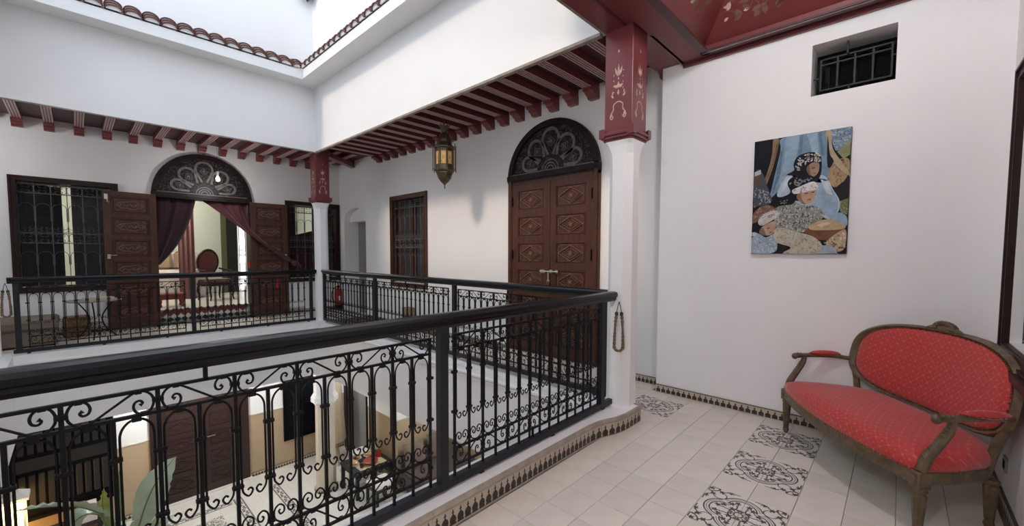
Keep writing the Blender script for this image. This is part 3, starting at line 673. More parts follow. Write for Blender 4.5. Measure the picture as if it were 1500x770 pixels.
def tympanum(parent, W, zs, hgt, base, hi, seed=1):
    R = W / 2; b = MB(); n = 28
    el = [(R - R * math.cos(PI * k / n), zs + hgt * math.sin(PI * k / n)) for k in range(n + 1)]
    b.prism(el, -.012, .03, WOODD, TY); back = b.build('tympanum', parent)
    b = MB(); s = (R - .035) / R
    b.ribbon([(R + (x - R) * s, zs + (z - zs) * ((hgt - .035) / hgt)) for x, z in el], .07, -.045, base, TY, .0)
    b.box(-.004, W + .004, -.055, .0, zs - .02, zs + .045, base); b.box(-.004, W + .004, -.040, .0, zs - .045, zs - .02, base); b.box(0, W, -.045, 0, zs + .045, zs + .06, hi); b.build('arch_frame', back)
    b = MB(); zb = zs + .06; Q = lambda r, a, off=0: (R + r * (R - .10) * math.cos(a) - off * math.sin(a), zb + r * (hgt - .13) * math.sin(a) + off * math.cos(a))
    for a, r1, wd in ((.34, .74, .085), (.92, .74, .115), (PI / 2, .80, .125), (PI - .92, .74, .115), (PI - .34, .74, .085)):
        u = [Q(.34, a, -.035)] + [Q(r1 - .16, a, -wd)] + [(Q(r1 - .10, a)[0] + wd * math.sin(a) * math.cos(t) + wd * math.cos(a) * math.sin(t), Q(r1 - .10, a)[1] - wd * math.cos(a) * math.cos(t) + wd * math.sin(a) * math.sin(t)) for t in [PI * k / 10 for k in range(11)]] + [Q(r1 - .16, a, wd)] + [Q(.34, a, .035)]
        b.ribbon(u, .036, -.012, hi, TY, -.026)
        c = Q(r1 - .16, a)
        for k in range(4):
            t = a + k * PI / 2; b.flat([(c[0] + .045 * math.cos(t), c[1] + .045 * math.sin(t)), (c[0] + .016 * math.cos(t + .6), c[1] + .016 * math.sin(t + .6)), (c[0], c[1]), (c[0] + .016 * math.cos(t - .6), c[1] + .016 * math.sin(t - .6))], -.022, hi, TY)
        b.ribbon([(c[0] + .062 * math.cos(a + k * PI / 2), c[1] + .062 * math.sin(a + k * PI / 2)) for k in range(4)], .008, -.012, hi, TY, -.02, closed=True)
    for r in (.05, .085, .125): b.ribbon([(R + r * math.cos(t), zb + r * math.sin(t)) for t in [PI * k / 14 for k in range(15)]], .014, -.012, hi, TY, -.024)
    b.build('carved_bands', back)
    b = MB(); rr = random.Random(seed)
    for k in range(700):
        t, r = rr.uniform(.05, PI - .05), math.sqrt(rr.uniform(.02, .96)); c = Q(r, t); l = rr.uniform(.010, .022); an = rr.uniform(0, PI)
        b.prism([(c[0] + l * math.cos(an), c[1] + l * math.sin(an)), (c[0] + l * .45 * math.cos(an + 1.57), c[1] + l * .45 * math.sin(an + 1.57)), (c[0] - l * math.cos(an), c[1] - l * math.sin(an)), (c[0] - l * .45 * math.cos(an + 1.57), c[1] - l * .45 * math.sin(an + 1.57))], -.0165, -.012, CARVE, TY)
    o = b.build('carved_relief', back); o['kind'] = 'stuff'
    return back

# --- big arched double door on the lantern wall
W = 1.42; d = sroot('door_1', 'carved reddish brown double door with arched dark tympanum and sliding bolt', 'door', (XW - .002, 3.905, 0), -PI / 2)
b = MB()
for x0, x1 in ((0, .085), (W - .085, W)):
    b.box(x0, x1, -.035, .0, 0, 2.35, WOOD); b.box(x0 + .02, x1 - .02, -.045, -.03, 0, 2.33, WOOD)
b.box(0, W, -.035, 0, 2.27, 2.36, WOOD); b.box(0, W, -.03, 0, 0.0, .065, WOOD); b.build('frame', d)
l1 = leaf(d, 'leaf', .085, W / 2 - .002, .065, 2.27, 6, 'diamond', WOOD, WOODH, y=-.012)
l2 = leaf(d, 'leaf', W / 2 + .002, W - .085, .065, 2.27, 6, 'diamond', WOOD, WOODH, y=-.012)
b = MB(); b.box(W / 2 - .012, W / 2 + .012, -.040, -.03, .07, 2.26, WOOD); b.build('meeting_strip', d)
tympanum(d, W, 2.345, .665, WOODD, GREYW)
b = MB(); z = 1.14
b.tube([(W / 2 - .13, -.058, z), (W / 2 + .16, -.058, z)], .009, METAL, 8); b.box(W / 2 - .13, W / 2 - .06, -.05, -.03, z - .022, z + .022, METAL); b.box(W / 2 + .02, W / 2 + .06, -.05, -.03, z - .022, z + .022, METAL); b.box(W / 2 + .11, W / 2 + .15, -.05, -.03, z - .02, z + .02, METAL)
b.tube([(W / 2 + .012, -.065, z), (W / 2 + .012, -.066, z - .12)], .008, METAL, 6); bolt = b.build('bolt', d)
b = MB(); b.bbox(W / 2 - .012, W / 2 + .034, -.078, -.055, z - .20, z - .135, .003, BRASS); b.tube([(W / 2 - .005, -.066, z - .137), (W / 2 - .005, -.066, z - .11), (W / 2 + .011, -.066, z - .098), (W / 2 + .027, -.066, z - .11), (W / 2 + .027, -.066, z - .137)], .004, METAL, 6); b.build('padlock', bolt)
for z in (.5, 1.35, 2.05):
    for x in (.092, W - .092): MB().lathe([(.008, -.06), (.008, .06)], BLACK, 8, (x, -.045, z)).build('hinge', d)
MB().box(-.03, W + .03, -.10, .0, -.01, .062, TILE).build('sill', d)

# --- far doorway: frame, tympanum and folded-back leaves
W = 1.47; d2 = sroot('door_2', 'open carved doorway with dark arched tympanum in the far wall', 'door', (.909, YW, 0))
b = MB()
for x0, x1 in ((0, .05), (W - .05, W)): b.box(x0, x1, -.03, .22, FF, 2.35, WOODD)
b.box(0, W, -.03, .22, 2.30, 2.36, WOODD); b.build('frame', d2)
tympanum(d2, W, 2.345, .765, WOODD, GREYW, 5)
def open_leaf(px, rz, mirror, n=6):
    o = inst('leaf_hinge', None, d2, (px, -.05, 0), rz)
    lf = leaf(d2, 'leaf', 0, .665, FF + .03, 2.325, n, 'oval', WOOD, WOODH)
    return lf
for hx, a, sx in ((.05, math.radians(180 + 7), 1), (W - .05, math.radians(-5), -1)):
    lf = leaf(d2, 'leaf', 0, .645, FF + .03, 2.325, 6, 'oval', WOOD, WOODH)
    lf.location = (hx, -.07, FF + .03)
    if sx == 1: lf.location = (hx - .645 * math.cos(.10), -.07 - .645 * math.sin(.10), FF + .03); lf.rotation_euler.z = .10
    else: lf.rotation_euler.z = -.07
    LEAFR = lf
    b = MB(); hxk = .60 if sx == -1 else .045
    b.box(hxk - .018, hxk + .018, -.028, -.018, 1.13, 1.20, METAL); b.tube([(hxk, -.03, 1.185), (hxk, -.055, 1.185), (hxk - .09 * sx * -1 if sx == 1 else hxk - .09, -.055, 1.185)], .006, METAL, 6); b.build('handle', lf)
    if sx == 1:
        b = MB(); b.box(.02, .06, -.03, -.018, 2.06, 2.14, METAL); b.tube([(.05, -.03, 2.07), (.05, -.045, 2.02), (.07, -.045, 2.0), (.075, -.035, 2.03)], .006, METAL, 6); b.build('hook', lf)
for n_ in [o for o in bpy.data.objects if o.name.startswith('leaf_hinge')]: bpy.data.objects.remove(n_)

# --- grilles
def cscroll(w, h):     # pair of facing C curls filling a cell
    p = smoothpath([(-.02 * w, .22 * h), (-.12 * w, .14 * h), (-.22 * w, .22 * h), (-.20 * w, .38 * h), (-.06 * w, .46 * h), (-.34 * w, .44 * h), (-.46 * w, .25 * h), (-.42 * w, .02 * h), (-.24 * w, -.08 * h), (0, -.02 * h)], 3)
    return p
def cell_scroll(w, h, r, mt):
    b = MB()
    for sx in (-1, 1):
        for sz in (-1, 1):
            p = smoothpath([(sx * .06 * w, sz * .20 * h), (sx * .16 * w, sz * .13 * h), (sx * .25 * w, sz * .24 * h), (sx * .17 * w, sz * .40 * h), (sx * .03 * w, sz * .46 * h)], 3)
            p2 = smoothpath([(sx * .03 * w, sz * .46 * h), (sx * .36 * w, sz * .40 * h), (sx * .47 * w, sz * .2 * h), (sx * .47 * w, 0)], 3)
            b.tube([T3(*q) for q in p], r, mt, 4); b.tube([T3(*q) for q in p2], r, mt, 4)
    return b.mesh('scroll')
def curl_row(w, h, r, mt):
    b = MB()
    for sx in (-1, 1):
        p = smoothpath([(sx * .48 * w, .5 * h), (sx * .44 * w, -.2 * h), (sx * .28 * w, -.45 * h), (sx * .10 * w, -.2 * h), (sx * .14 * w, .2 * h), (sx * .24 * w, .05 * h)], 3); b.tube([T3(*q) for q in p], r, mt, 4)
    return b.mesh('curl')
def arch_row(w, h, r, mt):
    b = MB(); b.tube([T3(-.44 * w, -h / 2)] + [T3(*q) for q in [(.44 * w * math.cos(t), h / 2 - .44 * w + .44 * w * math.sin(t)) for t in [PI - PI * k / 8 for k in range(9)]]] + [T3(.44 * w, -h / 2)], r, mt, 4); return b.mesh('arch')
GC = {}
def grille(parent, x0, x1, z0, z1, y, cols, bands, r=.0055, mt=None):
    mt = mt or IRON_L
    """bands: list of (kind, zc, h) with kind in scroll/curl/arch; horizontal bars hugging scroll bands"""
    b = MB(); w = (x1 - x0) / cols; hb = {z0 + .02, z1 - .02}
    for k, zc, h in bands:
        if k == 'scroll': hb |= {zc - h / 2, zc + h / 2}
    for z in hb: b.box(x0, x1, y - .005, y + .005, z - .005, z + .005, mt)
    g_ = b.build('grille', parent)
    for c in range(cols + 1): MB().box(-r, r, -r, r, z0, z1, mt).build('bar', g_, (x0 + c * w, y, 0))
    for k, zc, h in bands:
        key = (k, round(w, 4), round(h, 4), mt.name)
        if key not in GC: GC[key] = {'scroll': cell_scroll, 'curl': curl_row, 'arch': arch_row}[k](w, h, r * .75, mt)
        for c in range(cols): inst(k, GC[key], g_, (x0 + (c + .5) * w, y, zc))
    return g_
def window_frame(parent, W, H, fw, depth, base, sill=True):
    b = MB(); T_ = TY
    for (x0, x1, z0, z1) in ((0, fw, 0, H), (W - fw, W, 0, H), (fw, W - fw, H - fw, H), (fw, W - fw, 0, fw)):
        b.box(x0, x1, -.022, depth, z0, z1, base)
    b.ribbon(rect(.012, W - .012, .012, H - .012), .022, -.022, base, TY, -.036, closed=True)
    b.ribbon(rect(fw - .010, W - fw + .010, fw - .010, H - fw + .010), .014, -.022, base, TY, -.030, closed=True)
    return b.build('frame', parent)
STD = lambda H: [('scroll', H * .90, .13), ('arch', H * .70, .26), ('curl', H * .565, .05), ('scroll', H * .475, .15), ('curl', H * .54, .045), ('arch', H * .30, .20), ('curl', H * .12, .05)]
CURT = mat('dark_aubergine_drape', (0.016, 0.009, 0.018), .8, sheen=.2)
# far-left window with half-open dark shutters
W, H = 1.13, 1.69
wn = sroot('window_1', 'tall far window with wrought iron scroll grille and dark half-open shutters', 'window', (-.62, YW, .765))
window_frame(wn, W, H, .075, .20, WOODF); grille(wn, .075, W - .075, .075, H - .075, .055, 6, STD(H), .005)
SHUT = mat('near_black_shutter', (0.010, 0.009, 0.014), .5, var=.3, vscale=8)
def shutter(parent, w, h, x, rz, mirror=1):
    b = MB(); b.box(0, w * mirror, -.014, .014, 0, h, SHUT)
    for k in range(3): b.ribbon(rect(min(.05 * mirror, (w - .05) * mirror), max(.05 * mirror, (w - .05) * mirror), .08 + k * h / 3, h / 3 * (k + 1) - .06), .02, -.014, SHUT, TY, -.022, closed=True)
    return b.build('shutter', parent, (x, .205, .085), rz)
shutter(wn, .46, H - .17, .08, .42); shutter(wn, .46, H - .17, W - .08, -.30, -1)
# window near the far corner
wn = sroot('window_2', 'tall far window behind the corner column with iron grille and purple drape', 'window', (2.975, YW, .755)); W, H = 1.11, 1.675
window_frame(wn, W, H, .075, .20, WOODF); grille(wn, .075, W - .075, .075, H - .075, .055, 6, STD(H), .005)
b = MB(); b.grid(lambda u, v: (.09 + u * .93, .27 + .02 * math.sin(u * 40), .08 + v * (.86 + .25 * u)), 40, 2, mat('plum_drape', (0.05, 0.010, 0.022), .8)); b.build('drape', wn)
shutter(wn, .26, H - .17, .08, .55); shutter(wn, .40, H - .17, W - .08, -.45, -1)
# window in the lantern wall
wn = sroot('window_3', 'brown framed window with iron grille beside the hanging lantern', 'window', (XW, 6.985, .745), -PI / 2); W, H = 1.16, 1.665
window_frame(wn, W, H, .08, .20, WOOD); grille(wn, .08, W - .08, .08, H - .08, .03, 6, STD(H), .006)
PANE = mat('grey_reflecting_pane', (0.05, 0.05, 0.055), .15, spec=.6)
b = MB()
for x in (.08, .24, W / 2 - .04, W / 2 + .04, W - .28, W - .12): b.box(x, x + .045, .09, .13, .08, H - .08, WOOD)
for z in (.08, H * .5, H - .14): b.box(.08, W - .08, .09, .125, z, z + .05, WOOD)
b.build('casement', wn)
for x0, x1 in ((.12, W / 2), (W / 2, W - .12)):
    for z0, z1 in ((.1, H * .5), (H * .5 + .05, H - .1)): MB().box(x0, x1, .115, .12, z0, z1, PANE).build('pane', wn)
MB().box(.02, W - .02, .21, .23, .02, H - .02, BLACK).build('backing', wn)
# dark window by the sofa (in the wall behind it)
wn = sroot('window_4', 'dark wood framed window with iron grille above the sofa end', 'window', (3.625, YB, .80), PI); W, H = 1.36, 1.59
window_frame(wn, W, H, .075, .20, WOODF); grille(wn, .075, W - .075, .075, H - .075, .05, 7, STD(H), .006)
MB().box(.02, W - .02, .14, .15, .02, H - .02, GLASSD).build('pane', wn); MB().box(-.06, W + .06, -.055, .02, -.045, .0, WOODF).build('sill', wn)
# small ventilation window high in the painting wall
wn = sroot('window_5', 'small high window niche with black iron grille above the painting', 'window', (XP, VH[1], VH[2]), -PI / 2); W, H = VH[1] - VH[0], VH[3] - VH[2]
b = MB(); b.box(.04, W - .02, .10, .115, .055, .066, IRON); b.box(.04, W - .02, .10, .115, .285, .296, IRON); b.box(.04, W - .02, .10, .115, .245, .256, IRON)
g_ = b.build('grille', wn)
for k in range(5): MB().box(-.006, .006, -.006, .006, .055, .296, IRON).build('bar', g_, (.045 + k * (W - .07) / 4, .107, 0))
AR = arch_row((W - .07) / 4, .10, .0055, IRON); CR = curl_row((W - .07) / 4, .055, .0045, IRON)
for k in range(4): inst('arch', AR, g_, (.045 + (k + .5) * (W - .07) / 4, .107, .235)); inst('curl', CR, g_, (.045 + (k + .5) * (W - .07) / 4, .107, .10))
MB().box(W * .42, W * .42 + .01, .08, .12, .29, H, IRON).build('anchor', g_); MB().box(0, .05, .10, .11, .15, .16, IRON).build('anchor', g_); MB().box(W - .03, W, .10, .11, .20, .21, IRON).build('anchor', g_); MB().box(W * .45, W * .45 + .01, .10, .11, 0, .06, IRON).build('anchor', g_)
MB().box(.07, W + .0, .155, .17, 0.0, .30, mat('dusty_dark_glass', (.004, .004, .005), .6, spec=.03)).build('pane', wn); MB().box(0, W, .26, .28, 0, H, BLACK).build('backing', wn)
b = MB(); b.box(.07, .10, .13, .16, 0, .30, BLACK); b.box(.07, W, .13, .16, .28, .31, BLACK); b.box(W * .5, W * .5 + .025, .13, .16, 0, .3, BLACK); b.build('frame', wn)
# ================================================================= THINGS OF THE UPPER STOREY
def at(px, py, axis, val):
    d = _f + _r2 * ((px - 750) / F_PX) + _u2 * ((CY_PX - py) / F_PX); o = Vector((0, 0, CAM_H)); t = (val - o[axis]) / d[axis]; return o + d * t

# --- red loveseat
RED = mat('red_dotted_damask', (0.50, 0.032, 0.030), .62, sheen=.25)
nt = RED.node_tree; N = nt.nodes; Lk = nt.links; bs = N['Principled BSDF']
tc = N.new('ShaderNodeTexCoord'); sp = N.new('ShaderNodeSeparateXYZ'); Lk.new(tc.outputs['Object'], sp.inputs[0])
def mth(op, a, b=None):
    n = N.new('ShaderNodeMath'); n.operation = op
    for i, q in enumerate((a, b)):
        if q is None: continue
        if isinstance(q, (int, float)): n.inputs[i].default_value = q
        else: Lk.new(q, n.inputs[i])
    return n.outputs[0]
wv = mth('SUBTRACT', sp.outputs['Y'], sp.outputs['Z']); kx = mth('MULTIPLY', sp.outputs['X'], 88.0); kw = mth('MULTIPLY', wv, 82.0)
p1 = mth('COSINE', mth('ADD', kx, kw)); p2 = mth('COSINE', mth('SUBTRACT', kx, kw))
dots = mth('POWER', mth('MAXIMUM', mth('MULTIPLY', p1, p2), 0.0), 7.0)
lines = mth('POWER', mth('MAXIMUM', mth('MAXIMUM', p1, p2), 0.0), 10.0)
fac = mth('ADD', mth('MULTIPLY', dots, .42), mth('MULTIPLY', lines, .10))
mx = N.new('ShaderNodeMix'); mx.data_type = 'RGBA'; Lk.new(fac, mx.inputs['Factor']); mx.inputs[6].default_value = (0.50, 0.030, 0.028, 1); mx.inputs[7].default_value = (0.72, 0.34, 0.24, 1); Lk.new(mx.outputs[2], bs.inputs['Base Color'])
bp = N.new('ShaderNodeBump'); bp.inputs['Strength'].default_value = .10; bp.inputs['Distance'].default_value = .004; Lk.new(lines, bp.inputs['Height']); Lk.new(bp.outputs['Normal'], bs.inputs['Normal'])
GILT = mat('antique_gilt_brown_wood', (0.150, 0.105, 0.060), .42, .15, var=.45, vscale=22, bump=.25, bscale=60)
NAIL = mat('brass_nail_heads', (0.20, 0.12, 0.06), .35, .7)
HW = .595
def bk(x, z): return -(.485 - .11 * (x / .575) ** 2 + .16 * (z - .4))
def oval(s, n=56, cz=.650, a=.575, h=.232):
    out = []
    for k in range(n):
        t = 2 * PI * k / n; c, q = math.cos(t), math.sin(t)
        x = a * s * math.copysign(abs(c) ** .58, c); z = h * s * math.copysign(abs(q) ** .66, q) * (1.0 if q > 0 else .96)
        z += .035 * (1 - (x / a) ** 2) * (1 if q > 0 else -.2); out.append((x, cz + z))
    return out
def loveseat(name, label, loc, rz, fabric, wood):
    t = thing(name, label, 'sofa', loc, rz)
    def plan(s, n=16):
        P = [(HW * .965 * (1 - 2 * k / n), .030 + .075 * (1 - (1 - 2 * k / n) ** 2)) for k in range(n + 1)]
        P += [(-HW * 1.0, -.03), (-HW * .97, -.18), (-HW * .86, -.36), (-HW * .70, -.455)] + [(HW * .70 * (-1 + 2 * k / 6), -.47) for k in range(1, 6)] + [(HW * .70, -.455), (HW * .86, -.36), (HW * .97, -.18), (HW, -.03)]
        return [(x * s, (y + .2) * s - .2) for x, y in P]
    b = MB(); b.loft([[(x, y, z) for x, y in plan(s)] for z, s in ((.262, .985), (.270, 1.0), (.318, 1.0), (.326, .985))], wood); b.build('seat_rail', t, smooth=True)
    b = MB(); b.loft([[(x, y, z + dz * (1 - ((x / HW) ** 2))) for x, y in plan(s)] for z, s, dz in ((.322, .985, 0), (.345, 1.008, 0), (.372, 1.005, .004), (.398, .975, .010), (.415, .90, .014), (.424, .75, .018), (.430, .45, .022), (.432, .12, .022))], fabric); b.build('seat', t, smooth=True, angle=80)
    b = MB()
    for i, (x, y) in enumerate(plan(1.004, 60)):
        if i <= 60 or True: b.ell((x, y, .330), (.0055, .0055, .0055), NAIL, 6, 4)
    b.build('seat_nails', t)['kind'] = 'stuff'
    # back
    b = MB(); O1, O2 = oval(1.0), oval(.90)
    ring = lambda P, dy: [(x, bk(x, z) + dy, z) for x, z in P]
    A = ring(oval(1.012), 0); Bq = ring(oval(.965), .024); Cq = ring(oval(.905), .010); D = ring(oval(.905), -.020); E_ = ring(oval(.99), -.026)
    b.loft([A, Bq, Cq, D, E_, A], wood, caps=False); b.build('back_frame', t, smooth=True, angle=60)
    rings = [ring(oval(s), dy) for s, dy in ((.912, .006), (.88, .020), (.78, .030), (.55, .036), (.25, .038), (.02, .038))]
    rings2 = [ring(oval(s), dy) for s, dy in ((.912, -.010), (.6, -.020), (.02, -.022))]
    b = MB(); b.loft(rings[::-1] + rings2, fabric); b.build('back_cushion', t, smooth=True, angle=80)
    b = MB()
    for x, z in oval(.905, 130): b.ell((x, bk(x, z) + .016, z), (.0055, .0055, .0055), NAIL, 6, 4)
    b.build('back_nails', t)['kind'] = 'stuff'
    # crest
    b = MB(); zc = .650 + .232 + .035; yc = bk(0, zc)
    for k in range(-4, 5):
        an = k * .30; b.ell((.052 * math.sin(an) * 1.3, yc + .012, zc + .004 + .034 * math.cos(an)), (.016, .018, .016), wood, 8, 5)
    b.ell((0, yc + .008, zc), (.075, .020, .030), wood, 12, 6)
    for s in (-1, 1): b.tube([(s * .04, yc + .015, zc + .012), (s * .09, yc + .014, zc + .004), (s * .14, bk(.14, zc) + .010, zc - .012)], [.016, .012, .004], wood, 7)
    b.build('crest', t, smooth=True)
    for s in (-1, 1):
        b = MB(); b.tube([(s * .47, bk(.47, .30) + .02, .27), (s * .475, bk(.475, .38), .38), (s * .50, bk(.5, .47), .47), (s * .535, bk(.535, .55), .56)], [.026, .021, .019, .018], wood, 8); b.build('back_stile', t, smooth=True)
        b = MB(); pts = smoothpath([(s * .555, bk(.555, .60) + .005, .597), (s * .590, -.31, .604), (s * .606, -.20, .603), (s * .606, -.10, .598), (s * .603, -.055, .592)], 5)
        b.tube(pts, [.015] * 8 + [.0165] * 8 + [.018] * (len(pts) - 16), wood, 8)
        b.ell((s * .603, -.048, .592), (.022, .022, .024), wood, 10, 6)
        for k in range(5): b.ell((s * .605, -.07 - .022 * k, .610 - .001 * k), (.017, .010, .009), wood, 8, 4)
        arm = b.build('arm', t, smooth=True)
        b = MB(); b.ell((s * .602, -.255, .622), (.027, .105, .021), fabric, 12, 6); b.build('arm_pad', arm, smooth=True)
        b = MB()
        for k in range(26):
            a = 2 * PI * k / 26; b.ell((s * .602 + .027 * math.cos(a), -.255 + .105 * math.sin(a), .617), (.0045, .0045, .0045), NAIL, 5, 3)
        b.build('arm_nails', arm)['kind'] = 'stuff'
        b = MB(); pts = smoothpath([(s * .604, -.115, .590), (s * .606, -.105, .540), (s * .604, -.062, .468), (s * .599, -.020, .400), (s * .596, -.002, .335)], 5)
        b.tube(pts, [.017 + .010 * (i / len(pts)) for i in range(len(pts))], wood, 8)
        for k in range(12): q = pts[5 + k]; b.ell((q[0], q[1] + .016, q[2] + .006), (.015, .008, .010), wood, 8, 4)
        b.build('arm_post', t, smooth=True)
        for (x, y, nm) in ((s * HW, .0, 'leg'), (s * .47, -.415, 'leg')):
            b = MB()
            if y == .0: b.bbox(x - .031, x + .031, y - .031, y + .031, .252, .335, .005, wood)
            b.lathe([(.010, 0), (.014, .004), (.020, .020), (.021, .030), (.016, .042), (.018, .046), (.0285, .205), (.030, .215), (.024, .226), (.031, .236), (.030, .254)], wood, 16, (x, y, 0), flute=-.10)
            _ = b.ell((x, y + .032, .294), (.018, .006, .020), wood, 8, 5) if y == .0 else None; b.build(nm, t, smooth=True)
    return t
U = Vector((.809, .587, 0)); P0 = Vector((2.735, -.11, 0)) + U * HW
loveseat('loveseat', 'small red damask loveseat with carved gilt brown frame and oval back', P0, math.atan2(.587, .809), RED, GILT)

# --- painting
pt = thing('painting', 'unframed canvas painting of three women in headdresses on the white wall', 'painting', (XP - .001, .912, 1.368), -PI / 2); PWd, PHt = .622, .922
b = MB(); b.box(0, PWd, -.028, -.001, 0, PHt, mat('canvas_edge', (.10, .10, .10), .8)); b.build('canvas', pt)
def uv(x, y):
    u = .5
    for _ in range(6):
        yt, yb = 135 - 83 * u, 708 - 5 * u; v = (yb - y) / (yb - yt); u = (x - (80 + 12 * v)) / (488 - 2 * 0)
    return (min(max(u, .0), 1) * PWd, min(max(v, 0), 1) * PHt)
b = MB(); pc = [0]
def paint(col, pts):
    pc[0] += 1; mt = mat('oil_paint_%02d%02d%02d' % tuple(int(c * 99) for c in col), col, .55, var=.22, vscale=22, spec=.12)
    if len(pts) > 4:
        q = [pts[-1]] + list(pts) + [pts[0], pts[1]]; sm = []
        for i in range(1, len(q) - 2):
            for k in range(4):
                t = k / 4; sm.append(tuple(.5 * (2 * b1 + (c1_ - a1) * t + (2 * a1 - 5 * b1 + 4 * c1_ - d1) * t * t + (3 * b1 - a1 - 3 * c1_ + d1) * t ** 3) for a1, b1, c1_, d1 in zip(q[i - 1], q[i], q[i + 1], q[i + 2])))
        pts = sm
    b.flat([uv(*p) for p in pts], -.0282 - pc[0] * .00006, mt, TY)
def strokes(col, pts, n, l, seed):
    rr = random.Random(seed); xs = [p[0] for p in pts]; ys = [p[1] for p in pts]; k = 0
    pc[0] += 1; mt = mat('oil_paint_%02d%02d%02d' % tuple(int(c * 99) for c in col), col, .55, var=.22, vscale=22, spec=.12)
    def inside(x, y):
        c = False
        for i in range(len(pts)):
            (x1, y1), (x2, y2) = pts[i - 1], pts[i]
            if (y1 > y) != (y2 > y) and x < (x2 - x1) * (y - y1) / (y2 - y1) + x1: c = not c
        return c
    while k < n:
        x, y = rr.uniform(min(xs), max(xs)), rr.uniform(min(ys), max(ys))
        if not inside(x, y): k += .2; continue
        k += 1; a = rr.uniform(0, PI); L = l * rr.uniform(.6, 1.3); q = L * .42
        b.flat([uv(x + L * math.cos(a + s) * (1 if i % 2 == 0 else .45), y + L * math.sin(a + s) * (1 if i % 2 == 0 else .45)) for i, s in enumerate((0, PI / 2, PI, 1.5 * PI))], -.0282 - pc[0] * .00006, mt, TY)
paint((.012, .013, .018), [(92, 135), (578, 52), (568, 703), (80, 708)])
paint((.20, .30, .40), [(245, 112), (465, 75), (480, 235), (470, 320), (300, 330), (185, 420), (188, 380), (235, 180)])
paint((.27, .39, .50), [(262, 110), (330, 98), (318, 200), (300, 300), (230, 350), (255, 220)]); paint((.14, .22, .31), [(335, 98), (352, 95), (345, 190), (322, 280)]); paint((.30, .42, .52), [(370, 92), (420, 84), (430, 180), (400, 190)]); paint((.13, .21, .29), [(425, 83), (440, 80), (455, 200), (442, 200)]); paint((.12, .20, .28), [(236, 190), (250, 150), (235, 300), (195, 400)])
paint((.26, .17, .10), [(195, 120), (225, 115), (215, 190), (190, 280), (155, 370), (125, 440), (95, 470), (92, 440), (130, 370), (168, 280), (190, 190)]); paint((.16, .10, .065), [(212, 150), (220, 150), (205, 220), (160, 330), (140, 370), (190, 260)])
paint((.20, .28, .36), [(487, 70), (577, 56), (576, 130), (520, 175), (498, 150)]); strokes((.42, .50, .56), [(487, 70), (577, 56), (576, 130), (520, 175), (498, 150)], 50, 6, 1); strokes((.07, .11, .16), [(487, 70), (577, 56), (576, 130), (520, 175), (498, 150)], 40, 5, 2)
paint((.27, .29, .15), [(515, 180), (576, 115), (574, 195), (545, 215)]); paint((.38, .27, .15), [(480, 275), (508, 225), (560, 212), (574, 235), (572, 290), (545, 340), (505, 360), (480, 325)]); strokes((.24, .16, .09), [(480, 275), (508, 225), (560, 212), (574, 235), (572, 290), (545, 340), (505, 360)], 40, 9, 3)
paint((.45, .36, .23), [(462, 76), (486, 72), (494, 160), (540, 235), (573, 285), (572, 305), (520, 255), (478, 185)]); paint((.02, .02, .025), [(548, 330), (572, 300), (571, 425), (540, 425), (500, 380)])
paint((.012, .012, .016), [(470, 100), (482, 190), (500, 225), (484, 260), (470, 240)])
paint((.08, .09, .11), [(92, 300), (130, 280), (175, 380), (190, 440), (110, 462), (90, 440)]); paint((.50, .52, .52), [(93, 290), (128, 275), (130, 297), (95, 310)]); paint((.13, .08, .06), [(93, 312), (126, 300), (122, 355), (95, 365)]); strokes((.36, .40, .45), [(120, 375), (170, 385), (185, 440), (110, 455)], 45, 7, 4); strokes((.33, .36, .4), [(92, 370), (108, 365), (108, 410), (92, 420)], 12, 6, 5)
paint((.46, .56, .66), [(300, 305), (268, 312), (240, 350), (222, 410), (285, 400), (330, 345), (430, 300), (470, 312), (500, 370), (532, 430), (525, 490), (480, 525), (420, 470)])
paint((.34, .45, .56), [(330, 345), (480, 350), (520, 480), (440, 500), (390, 460), (350, 420)]); paint((.62, .69, .76), [(285, 312), (262, 330), (245, 380), (290, 350)]); paint((.30, .41, .53), [(430, 380), (490, 375), (528, 440), (500, 520), (440, 470)]); paint((.55, .64, .72), [(440, 320), (470, 330), (500, 400), (470, 390)])
paint((.013, .012, .014), [(305, 245), (325, 205), (380, 183), (432, 190), (445, 240), (440, 300), (420, 330), (380, 340), (340, 305), (270, 300), (308, 275)])
paint((.37, .24, .17), [(372, 262), (400, 235), (430, 238), (433, 265), (424, 292), (402, 308), (380, 292)]); paint((.20, .12, .085), [(372, 262), (385, 252), (390, 290), (400, 306), (380, 292)]); paint((.06, .03, .025), [(398, 262), (412, 258), (412, 263), (399, 267)]); paint((.28, .10, .08), [(405, 288), (420, 285), (418, 291), (406, 293)])
strokes((.58, .56, .52), [(315, 258), (330, 215), (370, 193), (425, 185), (446, 205), (440, 232), (400, 225), (355, 250), (330, 278)], 75, 8, 6)
paint((.014, .013, .015), [(275, 345), (298, 312), (360, 295), (412, 310), (422, 340), (335, 400), (300, 432), (250, 450), (182, 466), (230, 422), (290, 390)]); strokes((.26, .27, .29), [(285, 340), (330, 308), (400, 310), (400, 330), (310, 360)], 24, 10, 7); strokes((.3, .3, .28), [(240, 430), (280, 425), (270, 445), (245, 448)], 10, 6, 17)
paint((.47, .31, .22), [(325, 402), (350, 386), (417, 368), (421, 400), (398, 440), (366, 446), (332, 428)]); paint((.27, .16, .11), [(325, 402), (345, 392), (350, 420), (366, 446), (332, 428)]); paint((.06, .03, .025), [(365, 392), (382, 388), (381, 393), (366, 397)]); paint((.30, .10, .08), [(378, 422), (398, 418), (396, 426), (380, 428)]); paint((.05, .03, .02), [(398, 385), (414, 381), (413, 386), (399, 390)])
